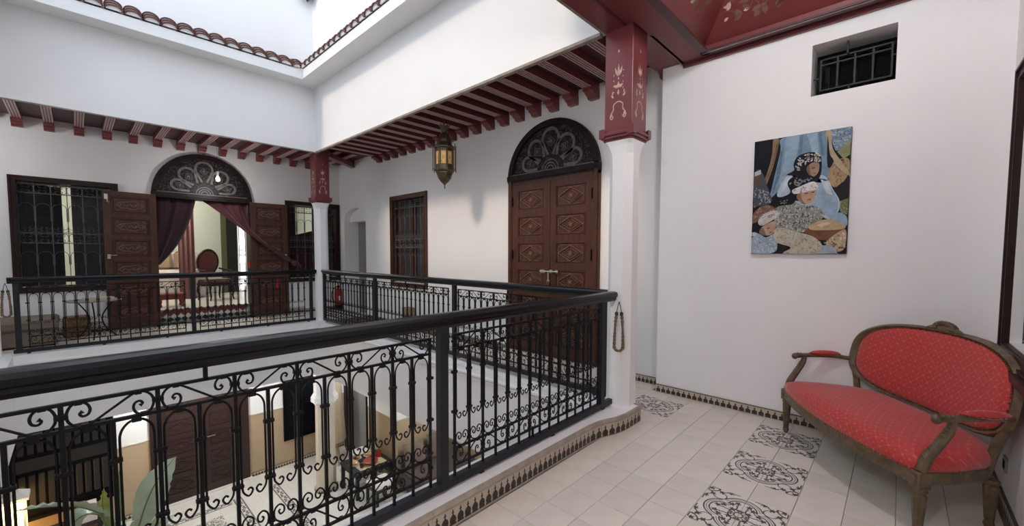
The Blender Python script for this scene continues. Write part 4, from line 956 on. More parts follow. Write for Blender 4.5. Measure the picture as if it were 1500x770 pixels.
paint((.70, .70, .68), [(300, 378), (330, 362), (400, 332), (426, 345), (422, 370), (360, 386), (312, 396)]); strokes((.22, .22, .22), [(300, 378), (330, 362), (400, 332), (426, 345), (422, 370), (360, 386), (312, 396)], 22, 6, 8)
paint((.27, .28, .25), [(212, 472), (300, 450), (320, 430), (345, 446), (390, 452), (440, 468), (462, 512), (392, 560), (372, 592), (300, 588), (220, 572)]); strokes((.52, .53, .48), [(212, 472), (300, 450), (345, 446), (440, 468), (462, 512), (392, 560), (372, 592), (300, 588), (220, 572)], 190, 7, 9); strokes((.06, .06, .06), [(212, 472), (300, 450), (345, 446), (440, 468), (462, 512), (392, 560), (372, 592), (300, 588), (220, 572)], 110, 6, 10)
paint((.36, .46, .55), [(316, 436), (345, 450), (388, 458), (386, 444), (360, 448), (335, 432)])
paint((.30, .42, .53), [(500, 500), (535, 490), (565, 510), (563, 560), (500, 535)]); paint((.16, .18, .09), [(532, 432), (572, 415), (568, 500), (536, 488)]); strokes((.36, .37, .20), [(532, 432), (572, 415), (568, 500), (536, 488)], 30, 5, 11)
paint((.19, .08, .05), [(365, 592), (400, 575), (560, 572), (505, 622), (445, 632), (395, 605)]); paint((.20, .25, .17), [(385, 540), (440, 525), (470, 530), (400, 552)]); paint((.53, .38, .23), [(388, 562), (440, 532), (500, 526), (560, 558), (540, 576), (440, 582), (396, 578)]); paint((.68, .56, .40), [(420, 556), (470, 540), (500, 545), (450, 566)])
paint((.46, .36, .23), [(470, 650), (528, 592), (564, 580), (560, 672), (520, 690)]); strokes((.66, .56, .40), [(470, 650), (528, 592), (564, 580), (560, 672), (520, 690)], 40, 9, 12); strokes((.14, .09, .06), [(440, 640), (528, 592), (560, 672), (520, 690)], 30, 7, 13)
paint((.22, .12, .095), [(88, 505), (130, 466), (180, 455), (216, 482), (140, 512), (110, 545), (86, 552)]); strokes((.42, .28, .22), [(88, 505), (130, 466), (180, 455), (216, 482), (140, 512), (110, 545)], 26, 8, 14); paint((.013, .012, .014), [(86, 556), (120, 545), (152, 560), (128, 602), (84, 602)])
paint((.49, .32, .23), [(126, 592), (150, 562), (215, 535), (218, 562), (202, 600), (166, 613), (136, 606)]); paint((.26, .15, .11), [(126, 592), (146, 572), (160, 600), (166, 613), (136, 606)]); paint((.06, .03, .025), [(168, 574), (184, 569), (183, 574), (169, 579)]); paint((.30, .10, .08), [(180, 596), (200, 590), (198, 597), (182, 601)])
paint((.60, .59, .55), [(118, 542), (150, 502), (215, 482), (230, 510), (200, 532), (140, 562)]); strokes((.20, .17, .15), [(118, 542), (150, 502), (215, 482), (230, 510), (200, 532), (140, 562)], 26, 6, 15)
paint((.33, .42, .52), [(84, 602), (130, 606), (166, 622), (222, 600), (228, 680), (182, 706), (82, 706)]); strokes((.58, .64, .69), [(84, 602), (130, 606), (166, 622), (222, 600), (228, 680), (182, 706), (82, 706)], 60, 9, 16)
paint((.50, .47, .37), [(222, 570), (330, 592), (405, 612), (452, 652), (450, 702), (260, 706), (300, 672), (215, 642)]); strokes((.25, .24, .18), [(222, 570), (330, 592), (405, 612), (452, 652), (450, 702), (260, 706), (300, 672), (215, 642)], 90, 6, 18); paint((.02, .02, .022), [(228, 650), (290, 668), (255, 706), (225, 704)]); paint((.33, .42, .48), [(452, 660), (500, 660), (530, 700), (450, 703)])
b.build('painted_image', pt)

# --- brass lantern
lt = thing('lantern', 'pierced brass hanging lantern with amber panes in front of the lantern wall', 'lantern', (3.50, 4.57, 2.235))
AMB = mat('amber_pane', (0.55, 0.36, 0.13), .35, emit=(1, .62, .22), estr=.06); n8 = 8
b = MB(); b.lathe([(.0, 0), (.006, .01), (.010, .03), (.005, .05), (.016, .07), (.055, .10), (.092, .15), (.105, .19), (.110, .205), (.118, .21), (.118, .22)], BRASSL, n8, a0=PI / 8); b.build('bottom_dome', lt)
b = MB(); b.lathe([(.118, .22), (.125, .235), (.142, .25), (.142, .265), (.13, .27), (.128, .285)], BRASSL, n8, a0=PI / 8)
for z0, z1 in ((.285, .33), (.50, .54)):
    b.lathe([(.120, z0), (.120, z1)], BRASSL, n8, a0=PI / 8)
b.lathe([(.13, .54), (.145, .55), (.145, .565), (.128, .575), (.110, .60), (.100, .625), (.112, .632), (.112, .640), (.100, .645)], BRASSL, n8, a0=PI / 8)
for k in range(n8):
    a = PI / 8 + k * 2 * PI / n8; c, s = math.cos(a), math.sin(a); b.tube([(.124 * c, .124 * s, .28), (.124 * c, .124 * s, .55)], .008, BRASSL, 6)
b.build('cage', lt)
for k in range(n8):
    a = k * 2 * PI / n8; c, s = math.cos(a), math.sin(a); r = .111; w2 = .040
    b = MB(); T = lambda p, z, d: ((r + d) * c - p * s, (r + d) * s + p * c, z)
    b.prism(rect(-w2, w2, .33, .50), -.002, .0, AMB, T); pn = b.build('pane', lt)
    b = MB()
    for q in range(6): t = q * PI / 3; b.flat([(.018 * math.cos(t + e) * f, .415 + .022 * math.sin(t + e) * f) for e, f in ((-.3, .7), (0, 1.2), (.3, .7), (0, .3))], .001, BRASSL, T)
    b.ribbon(rect(-w2 + .005, w2 - .005, .335, .495), .006, .001, BRASSL, T, closed=True)
    for sx in (-1, 1): b.ribbon([(sx * .02, .345), (sx * .028, .36), (sx * .02, .375)], .005, .001, BRASSL, T)
    b.build('pierced_motif', pn)
for k in range(n8):
    a = PI / 8 + k * 2 * PI / n8; c, s = math.cos(a), math.sin(a)
    b = MB(); b.tube([(.160 * c, .160 * s, .235), (.160 * c, .160 * s, .60)], .0055, BRASSL, 6); b.tube([(.125 * c, .125 * s, .262), (.160 * c, .160 * s, .262)], .004, BRASSL, 5); b.tube([(.125 * c, .125 * s, .556), (.160 * c, .160 * s, .556)], .004, BRASSL, 5); b.build('corner_rod', lt)
b = MB(); b.lathe([(.100, .64), (.098, .66), (.085, .70), (.065, .735), (.048, .75), (.036, .76), (.036, .785), (.03, .79)], BRASSL, n8, a0=PI / 8); b.build('top_dome', lt)
b = MB(); b.lathe([(.034, .785), (.038, .80), (.060, .845)], BRASSL, 12, flute=.12)
for k in range(8):
    a = k * PI / 4; b.tube([(.045 * math.cos(a), .045 * math.sin(a), .82), (.062 * math.cos(a), .062 * math.sin(a), .85), (.080 * math.cos(a), .080 * math.sin(a), .862)], [.012, .012, .003], BRASSL, 5)
b.build('crown', lt)
b = MB(); b.tube([(0, 0, .79), (0, 0, .88)], .006, BRASSL, 6)
for k in range(4): b.tube([(.012 * math.cos(t) * (1 if k % 2 else 0), .012 * math.cos(t) * (0 if k % 2 else 1), .895 + .032 * k + .02 * math.sin(t)) for t in [2 * PI * q / 10 for q in range(10)]], .003, BRASSL, 5, closed=True)
b.tube([(0, 0, .99), (0, 0, 1.034)], .004, BRASSL, 5); b.build('chain', lt)

# --- bare bulb hanging before the far doorway
pb = at(319, 260, 1, 8.6); bl = thing('pendant_bulb', 'bare white light bulb hanging on a wire before the far doorway', 'lamp', (pb.x, pb.y, pb.z - .06))
BULB = mat('frosted_bulb_glass', (.85, .85, .83), .3, emit=(1, 1, .97), estr=.35)
MB().lathe([(.004, -.003), (.028, .006), (.036, .030), (.034, .050), (.022, .078), (.017, .095)], BULB, 14).build('bulb', bl, smooth=True)
MB().lathe([(.017, .095), (.020, .10), (.020, .155), (.012, .165)], mat('white_plastic', (.75, .75, .73), .4), 12).build('socket', bl, smooth=True)
MB().tube([(0, 0, .16), (.004, 0, .35), (0, 0, 3.30 - pb.z + .06)], .0025, IRON, 5).build('wire', bl)

# --- curtains of the far doorway
VEL = mat('burgundy_velvet', (0.030, 0.004, 0.011), .8, sheen=.25, var=.3, vscale=6); VEL2 = mat('wine_red_velvet', (0.085, 0.009, 0.015), .7, sheen=.35, var=.3, vscale=5)
def curtain(label, fn, mt, tailpts=None):
    t = thing('curtain', label, 'curtain', (0, 0, 0)); b = MB(); nu, nv = 44, 22
    F = [[Vector(fn(i / nu, j / nv)) for j in range(nv + 1)] for i in range(nu + 1)]
    b.grid(lambda u, v: tuple(F[round(u * nu)][round(v * nv)]), nu, nv, mt); b.grid(lambda u, v: tuple(F[round(u * nu)][round(v * nv)] + Vector((0, .006, 0))), nu, nv, mt)
    b.build('drape', t, smooth=True, angle=180); return t
def left_c(u, v):
    x0 = .965 + u * .56; x1 = .90 + u * .10; s = v ** 1.25; z = 2.30 - v * 1.15; x = x0 + (x1 - x0) * (s if u > .1 else v) ; z += (1 - v) * 0 + .12 * math.sin(PI * v) * (-u)
    return (x, 9.30 + .020 * (1 - .3 * v) * (math.sin(u * 19 + v * 2) + .5 * math.sin(u * 31 + 1)) - .03 * v, z)
c1 = curtain('dark burgundy curtain swept aside behind the paneled leaf nearest the shuttered window', left_c, VEL)
KN = at(431, 385, 1, 8.93)
def bez(P, t): return sum((Vector(p) * c for p, c in zip(P, ((1 - t) ** 3, 3 * t * (1 - t) ** 2, 3 * t * t * (1 - t), t ** 3))), Vector((0, 0)))
def right_c(u, v):
    A = bez(((1.62, 2.30), (1.92, 2.08), (2.35, 1.56), (KN.x, KN.z - .03)), v); B = bez(((2.325, 2.30), (2.30, 1.62), (2.62, 1.52), (KN.x, KN.z + .04)), v)
    q = A.lerp(B, u); return (q.x, 9.27 - .34 * min(1, v * 1.5) ** 1.2 + .022 * (1 - .6 * v) * (math.sin(u * 15 + v * 1.5) + .5 * math.sin(u * 27 + 2)), q.y)
c2 = curtain('wine red curtain pulled across and knotted over the open leaf by the corner window', right_c, VEL2)
b = MB(); b.ell((KN.x, KN.y - .01, KN.z), (.055, .045, .055), VEL2, 12, 7)
for k in range(7):
    a = -.6 + k * .22; b.tube([(KN.x, KN.y - .02, KN.z - .01), (KN.x + .04 + .04 * math.cos(a), KN.y - .025 + .012 * (k % 3), KN.z - .03 + .03 * math.sin(a * 2)), (KN.x + .10 + .03 * math.cos(a), KN.y - .03 + .01 * (k % 2), KN.z - .04 - .09 * math.sin(a + .5))], [.018, .020, .006], VEL2, 6)
b.build('knot', c2, smooth=True)
def tassel(label, p, h, col):
    t = thing('tassel', label, 'tassel', p, 0, 'red tassels on the far doors'); m_ = mat('bright_red_silk', (.42, .012, .014), .5)
    MB().lathe([(.004, h), (.004, h * .72), (.016, h * .70), (.020, h * .62), (.014, h * .54), (.022, h * .50), (.030, 0), (.0, -.002)], m_, 14, flute=-.1).build('skirt', t, smooth=True)
    MB().tube([(0, 0, h * .7), (.0, .01, h + .10)], .003, m_, 5).build('cord', t); return t
pp = at(357, 392, 1, 9.10); tassel('small red tassel on a cord in the open doorway by wine red curtain', (2.30, 9.125, pp.z), .15, 0)
pp = at(408, 420, 1, 8.98); tassel('long red tassel hanging low on the leaf with knotted curtain', (pp.x, 9.035, pp.z - .02), .24, 0)

# --- fire extinguisher on the far wall
pe = at(498, 452, 1, 9.10); ex = thing('fire_extinguisher', 'red fire extinguisher with black hose on the wall by the arched passage', 'fire extinguisher', (min(pe.x, 4.0), 9.10, pe.z))
REX = mat('fire_red_enamel', (.45, .012, .012), .3, coat=.4)
MB().lathe([(.0, .10), (.075, .10), (.078, .12), (.078, .40), (.062, .44), (.030, .465), (.024, .48), (.0, .48)], REX, 20).build('cylinder', ex, smooth=True)
MB().lathe([(.0, 0), (.080, 0), (.082, .01), (.082, .10), (.0, .10)], BLACK, 20).build('base', ex, smooth=True)
b = MB(); b.box(-.02, .02, -.03, .03, .48, .52, BLACK); b.tube([(0, -.01, .52), (.05, -.02, .55), (.09, -.02, .56)], .008, BLACK, 6); b.tube([(0, 0, .50), (.07, 0, .49)], .008, BLACK, 6); b.build('valve', ex)
MB().tube(smoothpath([(-.02, 0, .50), (-.10, -.01, .47), (-.15, -.02, .36), (-.14, -.02, .24), (-.09, -.03, .16), (-.05, -.07, .15)], 5), .010, BLACK, 7).build('hose', ex, smooth=True)
MB().box(-.03, .03, -.0795, -.077, .20, .30, mat('paper_label', (.7, .7, .66), .6)).build('label_plate', ex)
MB().box(-.02, .02, .07, .09, .30, .42, BLACK).build('bracket', ex)

# --- furniture on the far gallery
def ottoman():
    t = thing('ottoman', 'low taupe upholstered bench below the shuttered far window', 'bench', (-.62, 8.62, FF)); TP = mat('taupe_upholstery', (.20, .165, .125), .8, var=.1, vscale=10)
    MB().bbox(-.28, .42, -.33, .38, .02, .22, .02, TP).build('base', t); MB().bbox(-.29, .43, -.34, .39, .222, .36, .03, TP).build('cushion', t, smooth=True, angle=20)
    for x in (-.22, .36):
        for y in (-.27, .32): MB().box(x - .02, x + .02, y - .02, y + .02, 0, .03, WOODF).build('foot', t)
ottoman()
pc_ = at(108, 488, 2, FF + .0); pf = thing('pouf', 'tan patterned leather cube pouf under the round iron table', 'pouf', (-.02, 9.00, FF)); LEA = mat('tan_leather', (.27, .16, .07), .55, var=.5, vscale=14)
MB().bbox(-.145, .145, -.145, .145, 0, .30, .018, LEA).build('body', pf, smooth=True, angle=20); b = MB(); [b.box(-.148, .148, s * .147 - .002, s * .147 + .002, .145, .152, WOODF) for s in (-1, 1)]; [b.box(s * .147 - .002, s * .147 + .002, -.147, .147, .145, .152, WOODF) for s in (-1, 1)]; b.build('seam', pf)
tb = thing('bistro_table', 'round metal bistro table with curved iron legs beside the leather pouf', 'table', (.17, 8.60, FF))
MB().lathe([(.0, .545), (.285, .545), (.295, .552), (.295, .562), (.285, .568), (.0, .568)], mat('grey_mosaic_top', (.34, .32, .27), .5, var=.3, vscale=30), 32).build('top', tb, smooth=True)
for k in range(3):
    a = k * 2 * PI / 3 + .4; c, s = math.cos(a), math.sin(a); prof = [(.25, .545), (.20, .50), (.10, .36), (.08, .25), (.13, .12), (.24, .0)]
    MB().tube([(r * c, r * s, z + .004) for r, z in smoothpath(prof, 4)], .009, IRON, 6).build('leg', tb, smooth=True)
MB().tube([(.09 * math.cos(t), .09 * math.sin(t), .22) for t in [2 * PI * k / 16 for k in range(16)]], .006, IRON, 5, closed=True).build('ring', tb)
mg = thing('magazine', 'cream covered magazine lying on the round bistro table', 'magazine', (.21, 8.60, FF + .568), .25); PAP = mat('cream_paper', (.60, .55, .40), .6)
MB().box(-.15, .15, -.10, .10, .001, .028, PAP).build('pages', mg); MB().box(-.152, .152, -.102, .102, .028, .031, mat('magazine_cover', (.66, .62, .48), .4, var=.2, vscale=8)).build('cover', mg)
pw_ = at(598, 459, 0, XW - .08); bx = thing('terracotta_box', 'small brown box standing on a ledge below the grille window', 'box', (XW - .07, pw_.y, 0.0)); CAR = mat('brown_cardboard', (.28, .19, .12), .7)
MB().bbox(-.07, .07, -.11, .11, 0, .40, .004, CAR).build('body', bx); MB().box(-.071, .071, -.015, .015, .05, .401, mat('box_tape', (.36, .27, .18), .5)).build('tape', bx)
# wall socket by the sofa and a dark wall lantern high in the courtyard corner
sk = thing('wall_socket', 'small dark recessed socket low on the wall behind the sofa', 'socket', (3.40, YB, .24)); b = MB(); b.bbox(-.04, .04, 0, .010, -.04, .04, .003, mat('grey_plastic', (.35, .33, .31), .4)); b.build('plate', sk); MB().box(-.022, .022, .010, .012, -.022, .022, BLACK).build('insert', sk)
pl_ = at(457, 6, 1, 7.46); wl = thing('wall_lantern', 'dark pointed lantern high in the corner of the upper white walls', 'lantern', (XR - .13, YF - .13, pl_.z))
b = MB(); b.lathe([(.0, 0), (.02, .03), (.11, .14), (.13, .16), (.12, .45), (.05, .58), (.015, .62)], mat('dark_lantern_metal', (.05, .05, .055), .5, .4), 4); b.build('body', wl); MB().tube([(0, 0, .60), (0, 0, .70), (.08, .08, .74), (.13, .13, .74)], .012, IRON, 6).build('bracket', wl)

# --- the room behind the far doorway
b = MB(); RX0, RX1, RY1 = -1.3, 4.3, 12.3
b.box(RX0, RX1, RY1, RY1 + .2, 0, 3.2, WHITE_IN); b.box(RX0 - .2, RX0, YW + .3, RY1, 0, 3.2, WHITE_IN); b.box(RX1, RX1 + .2, YW + .3, RY1, 0, 3.2, WHITE_IN)
struct(b.build('wall_room'), 'pale greenish plaster walls of the room behind the doorway', 'wall')
struct(MB().box(RX0 - .2, RX1 + .2, YW + .3, RY1 + .2, 3.2, 3.35, WHITE_IN).build('ceiling_room'), 'plain ceiling of the room behind the doorway', 'ceiling')
FR = .36
bb_ = MB(); bb_.box(RX0 - .2, RX1 + .2, YW + .30, RY1 + .2, -.2, FR, TILE); bb_.box(.955, 2.335, YW + .13, YW + .30, FF - .05, FR, TILE); bb_.box(.955, 2.335, YW, YW + .13, -.1, FF, TILE)
fr = struct(bb_.build('floor_room'), 'pale tiled floor of the room behind the doorway', 'floor')
# mosaic threshold of dark red, white and black lozenges
MR, MK, MW = mat('oxblood_mosaic', (.13, .022, .020), .4), mat('black_mosaic', (.016, .014, .016), .4), mat('white_mosaic', (.62, .60, .56), .4)
def loz(name, mt):
    b = MB(); b.loft([[(-.05, 0, 0), (0, -.05, 0), (.05, 0, 0), (0, .05, 0)], [(-.048, 0, .006), (0, -.048, .006), (.048, 0, .006), (0, .048, .006)]], mt); return b.mesh(name)
LZ = [loz('mosaic_tile', m_) for m_ in (MK, MW, MR)]; yr = YW + .13
MB().box(.956, 2.334, yr - .004, yr, FF, FR, mat('grey_mosaic_ground', (.30, .29, .28), .5)).build('riser', fr)
for j, row in enumerate((None, 0, 1, 2, 2)):
    if row is None: continue
    for i in range(14):
        x, z = 1.01 + i * .1 + (.05 if j % 2 else 0) - .05, FF + .03 + j * .05
        if .99 < x < 2.31: inst('mosaic_tile', LZ[row], fr, (x, yr - .003, z), rot=(PI / 2, 0, 0))
for i in range(28): MB().box(.962 + i * .049, .962 + i * .049 + .04, yr - .008, yr - .003, FF + .005, FF + .035, mat('speckled_mosaic', (.33, .33, .34), .5, var=.5, vscale=40)).build('mosaic_tile', fr)
# plum pillar drape, dark inner door, lit grille window
DG = mat('painted_doorway_dark', (.010, .010, .010), .7); OLV = mat('olive_door_frame', (.10, .10, .055), .6)
xa, xb, xc = at(326, 380, 1, RY1).x, at(348, 380, 1, RY1).x, at(368, 380, 1, RY1).x
dd = sroot('door_3', 'dark open inner doorway with olive frame in the room', 'door', (xa, RY1, FR)); b = MB(); b.box(0, xb - xa, -.012, 0, 0, 2.2, DG); b.build('opening', dd); b = MB(); b.box(-.02, .09, -.04, 0, 0, 2.26, OLV); b.box(-.02, xb - xa + .02, -.04, 0, 2.2, 2.26, OLV); b.build('frame', dd)  # flat black sheet paints the dark inside the open doorway
wn = sroot('window_6', 'bright inner window with iron grille in the room', 'window', (xb + .03, RY1 - .002, FR + .05)); LIT = mat('daylit_pane', (.8, .8, .78), .5, emit=(.9, .95, 1), estr=1.1)
Wd = max(.35, xc - xb + .25); MB().box(0, Wd, -.01, 0, 0, 2.0, LIT).build('pane', wn); grille(wn, 0, Wd, 0, 2.0, -.05, 4, STD(2.0), .007)
pd = at(274, 380, 1, 11.15); dr = thing('drape_panel', 'plum drape hanging straight inside the far room', 'curtain', (pd.x, 11.15, FR)); PLUM = mat('dusty_plum_cloth', (.19, .085, .085), .8)
b = MB(); b.grid(lambda u, v: (-.14 + .28 * u, .02 * math.sin(u * 22), 2.5 * v), 26, 2, PLUM); b.grid(lambda u, v: (-.14 + .28 * u, .012 + .02 * math.sin(u * 22), 2.5 * v), 26, 2, PLUM); b.build('cloth', dr, smooth=True, angle=180); MB().tube([(-.2, 0, 2.5), (.2, 0, 2.5)], .012, WOODF, 6).build('rail', dr)
# red armchair
def armchair(loc, rz, label):
    t = thing('armchair', label, 'chair', loc, rz); RV = mat('deep_red_velvet', (.10, .006, .010), .6, sheen=.4); wd = WOODF
    ov = lambda s, dy: [(.25 * s * math.cos(a), dy - .12 * (.30 * s * math.sin(a)), .86 + .30 * s * math.sin(a)) for a in [2 * PI * k / 24 for k in range(24)]]
    b = MB(); b.loft([ov(1.05, .27), ov(1.0, .245), ov(.86, .25), ov(.86, .28), ov(1.0, .30), ov(1.05, .27)], wd, caps=False); b.build('back_frame', t, smooth=True)
    b = MB(); b.loft([ov(.02, .225), ov(.5, .23), ov(.88, .252), ov(.88, .275), ov(.02, .29)], RV); b.build('backrest', t, smooth=True, angle=70)
    b = MB(); b.bbox(-.29, .29, -.28, .26, .33, .40, .02, wd); b.build('seat_rail', t); b = MB(); b.bbox(-.28, .28, -.27, .25, .40, .48, .035, RV); b.build('seat', t, smooth=True, angle=30)
    for x, y in ((-.26, -.25), (.26, -.25), (-.24, .24), (.24, .24)): MB().tube(smoothpath([(x, y, .34), (x * 1.08, y * 1.08, .22), (x * .98, y, .10), (x * 1.06, y * 1.06, 0)], 4), [.028] * 3 + [.022] * 6 + [.016] * 4, wd, 7).build('leg', t, smooth=True)
    for s in (-1, 1): MB().tube(smoothpath([(s * .24, .24, .72), (s * .31, .05, .68), (s * .31, -.16, .67), (s * .30, -.17, .55), (s * .28, -.23, .38)], 4), .020, wd, 7).build('arm', t, smooth=True)
    return t
pa = at(312, 437, 2, FR); armchair((pa.x, min(pa.y, 10.6), FR), .35, 'dark red oval-back armchair inside the far room').scale = (.86, .86, .92)
ps = at(250, 440, 1, 9.80); st = thing('footstool', 'low carved red stool on the floor of the far room', 'stool', (ps.x, ps.y, FR)); RS = mat('red_lacquer_stool', (.20, .030, .024), .5)
MB().bbox(-.20, .20, -.15, .15, .20, .25, .012, RS).build('top', st); b = MB(); b.box(-.18, .18, -.13, .13, .14, .20, RS); b.build('apron', st)
for x in (-.16, .16):
    for y in (-.11, .11): MB().lathe([(.020, 0), (.028, .03), (.018, .06), (.028, .10), (.025, .15)], RS, 8, (x, y, 0)).build('leg', st)
pbd = at(252, 375, 1, 11.9); bd = thing('daybed', 'pale covered daybed with tan cushions at the back of the far room', 'bed', (pbd.x - .1, 11.72, FR)); LIN = mat('pale_pink_linen', (.62, .55, .53), .8)
MB().bbox(-.75, .62, -.40, .42, .0, .62, .05, LIN).build('mattress', bd, smooth=True, angle=30); MB().bbox(-.75, .62, .30, .44, .62, 1.0, .04, LIN).build('headboard', bd)
for x in (-.1, .32): MB().bbox(x - .19, x + .19, .10, .24, .63, 1.02, .05, mat('tan_cushion', (.36, .24, .16), .8)).build('cushion', bd, smooth=True, angle=30)
# added globe and point light, unseen, to brighten the room
rl = thing('room_fill_globe', 'added white fill globe in the room behind the doorway', 'lamp', (1.2, 10.9, 2.75)); MB().ell((0, 0, 0), (.14, .14, .14), mat('room_fill_glow', (.9, .88, .8), .4, emit=(1, .92, .8), estr=2), 16, 8).build('globe', rl, smooth=True); MB().tube([(0, 0, .13), (0, 0, .46)], .01, BRASS, 6).build('rod', rl)
ld = bpy.data.lights.new('room_fill_light', 'POINT'); ld.energy = 30; ld.color = (1, .93, .82); ld.shadow_soft_size = .16; lo = bpy.data.objects.new('room_fill_light', ld); COL.objects.link(lo); lo.location = (1.2, 10.9, 2.5)

# --- added globes brightening the galleries (all above or behind the camera's view), bulb and lantern light
def add_fill_globe(x, y, z, e, label, r=.13, col=(.96, .985, 1.0), rod=.1):
    t = thing('fill_globe', label, 'lamp', (x, y, z)); MB().ell((0, 0, 0), (r, r, r), mat('fill_globe_glow_%d' % e, (.9, .9, .88), .4, emit=col, estr=e), 18, 9).build('globe', t, smooth=True)
    MB().lathe([(.03, r - .01), (.05, r + .015), (.05, r + .03), (.012, r + .035), (.012, r + rod)], BRASS, 12).build('fitting', t); return t
add_fill_globe(2.20, .47, 3.28, 37, 'added unseen fill globe under the coffered ceiling above the gallery with the sofa')
add_fill_globe(-1.2, .50, 2.72, 48, 'added unseen fill globe at the open end of the near gallery', rod=.25)
bl_ = bpy.data.lights.new('bulb_light', 'POINT'); bl_.energy = 5; bl_.color = (1, .97, .94); bl_.shadow_soft_size = .05; q = bpy.data.objects.new('bulb_light', bl_); COL.objects.link(q); q.location = (pb.x, pb.y - .02, pb.z - .12)

add_fill_globe(-1.40, 8.35, 2.90, 15, 'added unseen fill globe at the closed end of the far gallery', rod=.25)  # added out of view to lift the far gallery
# ================================================================= COURTYARD (LOWER STOREY)
DZ = -1.83
fl = struct(MB().box(-2.3, 5.7, YB - .3, YW + .3, FL - .2, FL - .010, GROUT).build('floor_courtyard'), 'pale courtyard tile floor with dark scroll borders', 'floor')
b = MB(); h = .0988
BORD = []
for i in range(-10, 38):
    for j in range(14, 46):
        x, y = .05 + .2 * i, .2 * j + .08
        if x > 5.4 or y > YW: continue
        if (abs(x - 1.85) < .099 and y < 8.6) or (abs(x - 2.45) < .099 and y < 8.6) or (abs(y - 8.48) < .099 and x < 1.94): BORD.append((x, y, 0 if abs(y - 8.48) < .099 and x < 1.8 else 1)); continue
        b.loft([[(x - h, y - h, FL - .012), (x + h, y - h, FL - .012), (x + h, y + h, FL - .012), (x - h, y + h, FL - .012)], [(x - h, y - h, FL), (x + h, y - h, FL), (x + h, y + h, FL), (x - h, y + h, FL)]], LTILE)
b.build('plain_tile_field', fl)['kind'] = 'stuff'
def border_print(b, s, hh):
    Z = .0006
    for y in (-.062, -.050, .050, .062): b.flat([(-hh, y - .005), (hh, y - .005), (hh, y + .005), (-hh, y + .005)], Z, TGREY)
    for k in (-1, 1):
        b.ribbon(smoothpath([(k * .05 - .05, -.01 * k), (k * .05 - .02, .028 * k), (k * .05 + .02, -.028 * k), (k * .05 + .048, .01 * k)], 4), .020, Z, TGREY); b.flat([(k * .05 - .018, -.03 * k), (k * .05, -.012 * k), (k * .05 + .018, -.03 * k), (k * .05, -.038 * k)], Z, TGREY)
BT = tile_mesh('border_tile', .2, LTILE, print_fn=border_print)
for x, y, r in BORD: inst('border_tile', BT, fl, (x, y, FL), 0 if r == 0 else PI / 2)
for (cx_, cy_) in ((1.35, 7.98), (.75, 7.98), (1.35, 7.38)):
    for i, j, r in ((1, 1, 0), (0, 1, PI / 2), (0, 0, PI), (1, 0, -PI / 2)): inst('printed_tile', TMP, fl, (cx_ + .2 * i - .1, cy_ + .2 * j - .1, FL + .002), r)
def lower(name, axis, p0, p1, a0, a1, holes, label): return struct(holed(name, axis, p0, p1, a0, a1, FL - .1, -.45, holes, WHITE, DZ, BEIGE), label, 'wall')
lower('wall_lower_far', 'y', YW, YW + .3, -2.0, XW, [], 'lower courtyard wall with beige dado below the far gallery')
lower('wall_lower_right', 'x', XW, XW + .25, 6.87, YW, [(8.02, 9.10, FL - .1, -1.0)], 'lower wall stub with beige dado beside the dining corner')
lower('wall_alcove_end', 'y', 6.87, 6.97, XW + .25, 5.4, [], 'beige end wall of the sofa alcove')
lower('wall_alcove_back', 'x', 5.4, 5.6, 2.8, 6.97, [], 'back wall of the sofa alcove'); lower('wall_alcove_side', 'y', 2.7, 2.8, XW, 5.6, [], 'near side wall of the sofa alcove')
lower('wall_lower_near', 'y', YB - .3, YB, -2.0, 5.6, [], 'lower wall under the near gallery'); lower('wall_lower_left', 'x', -2.3, -2.0, YB - .3, YW + .3, [], 'lower wall under the left gallery')
struct(MB().box(XW, 5.7, YB, YW, -.6, -.45, WHITE).build('ceiling_alcove'), 'ceiling over the lower alcove', 'ceiling')
b = MB(); b.box(-2.0, .70, YW - .012, YW, DZ - .012, DZ + .006, mat('dado_line', (.70, .66, .58), .7)); b.box(2.26, XW, YW - .012, YW, DZ - .012, DZ + .006, MATS['dado_line']); b.box(XW - .012, XW, 6.87, 8.0, DZ - .012, DZ + .006, MATS['dado_line']); b.box(XW, 5.4, 6.862, 6.87, DZ - .012, DZ + .006, MATS['dado_line'])
struct(b.build('trim_dado_line'), 'pale line along the top of the beige dado', 'trim')
skirting('baseboard_lower_far', SKW, (2.24, YW - .012), (XW, YW - .012), z=FL, label='printed skirting tiles beside the lower double door'); skirting('baseboard_lower_left', SKW, (-1.9, YW - .012), (.74, YW - .012), z=FL, label='printed skirting tiles under the lower dark window')
# door, windows
DWD = mat('dark_lower_door_wood', (.030, .011, .009), .45, var=.3, vscale=7, bump=.08); DWH = mat('dark_lower_carving', (.055, .024, .018), .45)
W = 1.46; d = sroot('door_4', 'dark carved double door with padlock in the lower courtyard wall', 'door', (.755, YW, FL + .03))
b = MB(); b.box(0, .09, -.03, .0, 0, 2.35, DWD); b.box(W - .09, W, -.03, .0, 0, 2.35, DWD); b.box(0, W, -.03, 0, 2.25, 2.35, DWD); b.box(-.03, W + .03, -.10, 0, -.03, 0, LTILE); b.build('frame', d)
leaf(d, 'leaf', .09, W / 2 - .002, 0, 2.25, 6, 'diamond', DWD, DWH, y=-.012); leaf(d, 'leaf', W / 2 + .002, W - .09, 0, 2.25, 6, 'diamond', DWD, DWH, y=-.012)
z = 1.03; b = MB(); b.tube([(W / 2 - .06, -.05, z), (W / 2 + .18, -.05, z)], .008, METAL, 6); b.box(W / 2 + .0, W / 2 + .035, -.06, -.04, z - .11, z - .05, BRASS); b.tube([(W / 2 + .017, -.05, z), (W / 2 + .017, -.05, z - .06)], .006, METAL, 6); b.build('bolt', d)
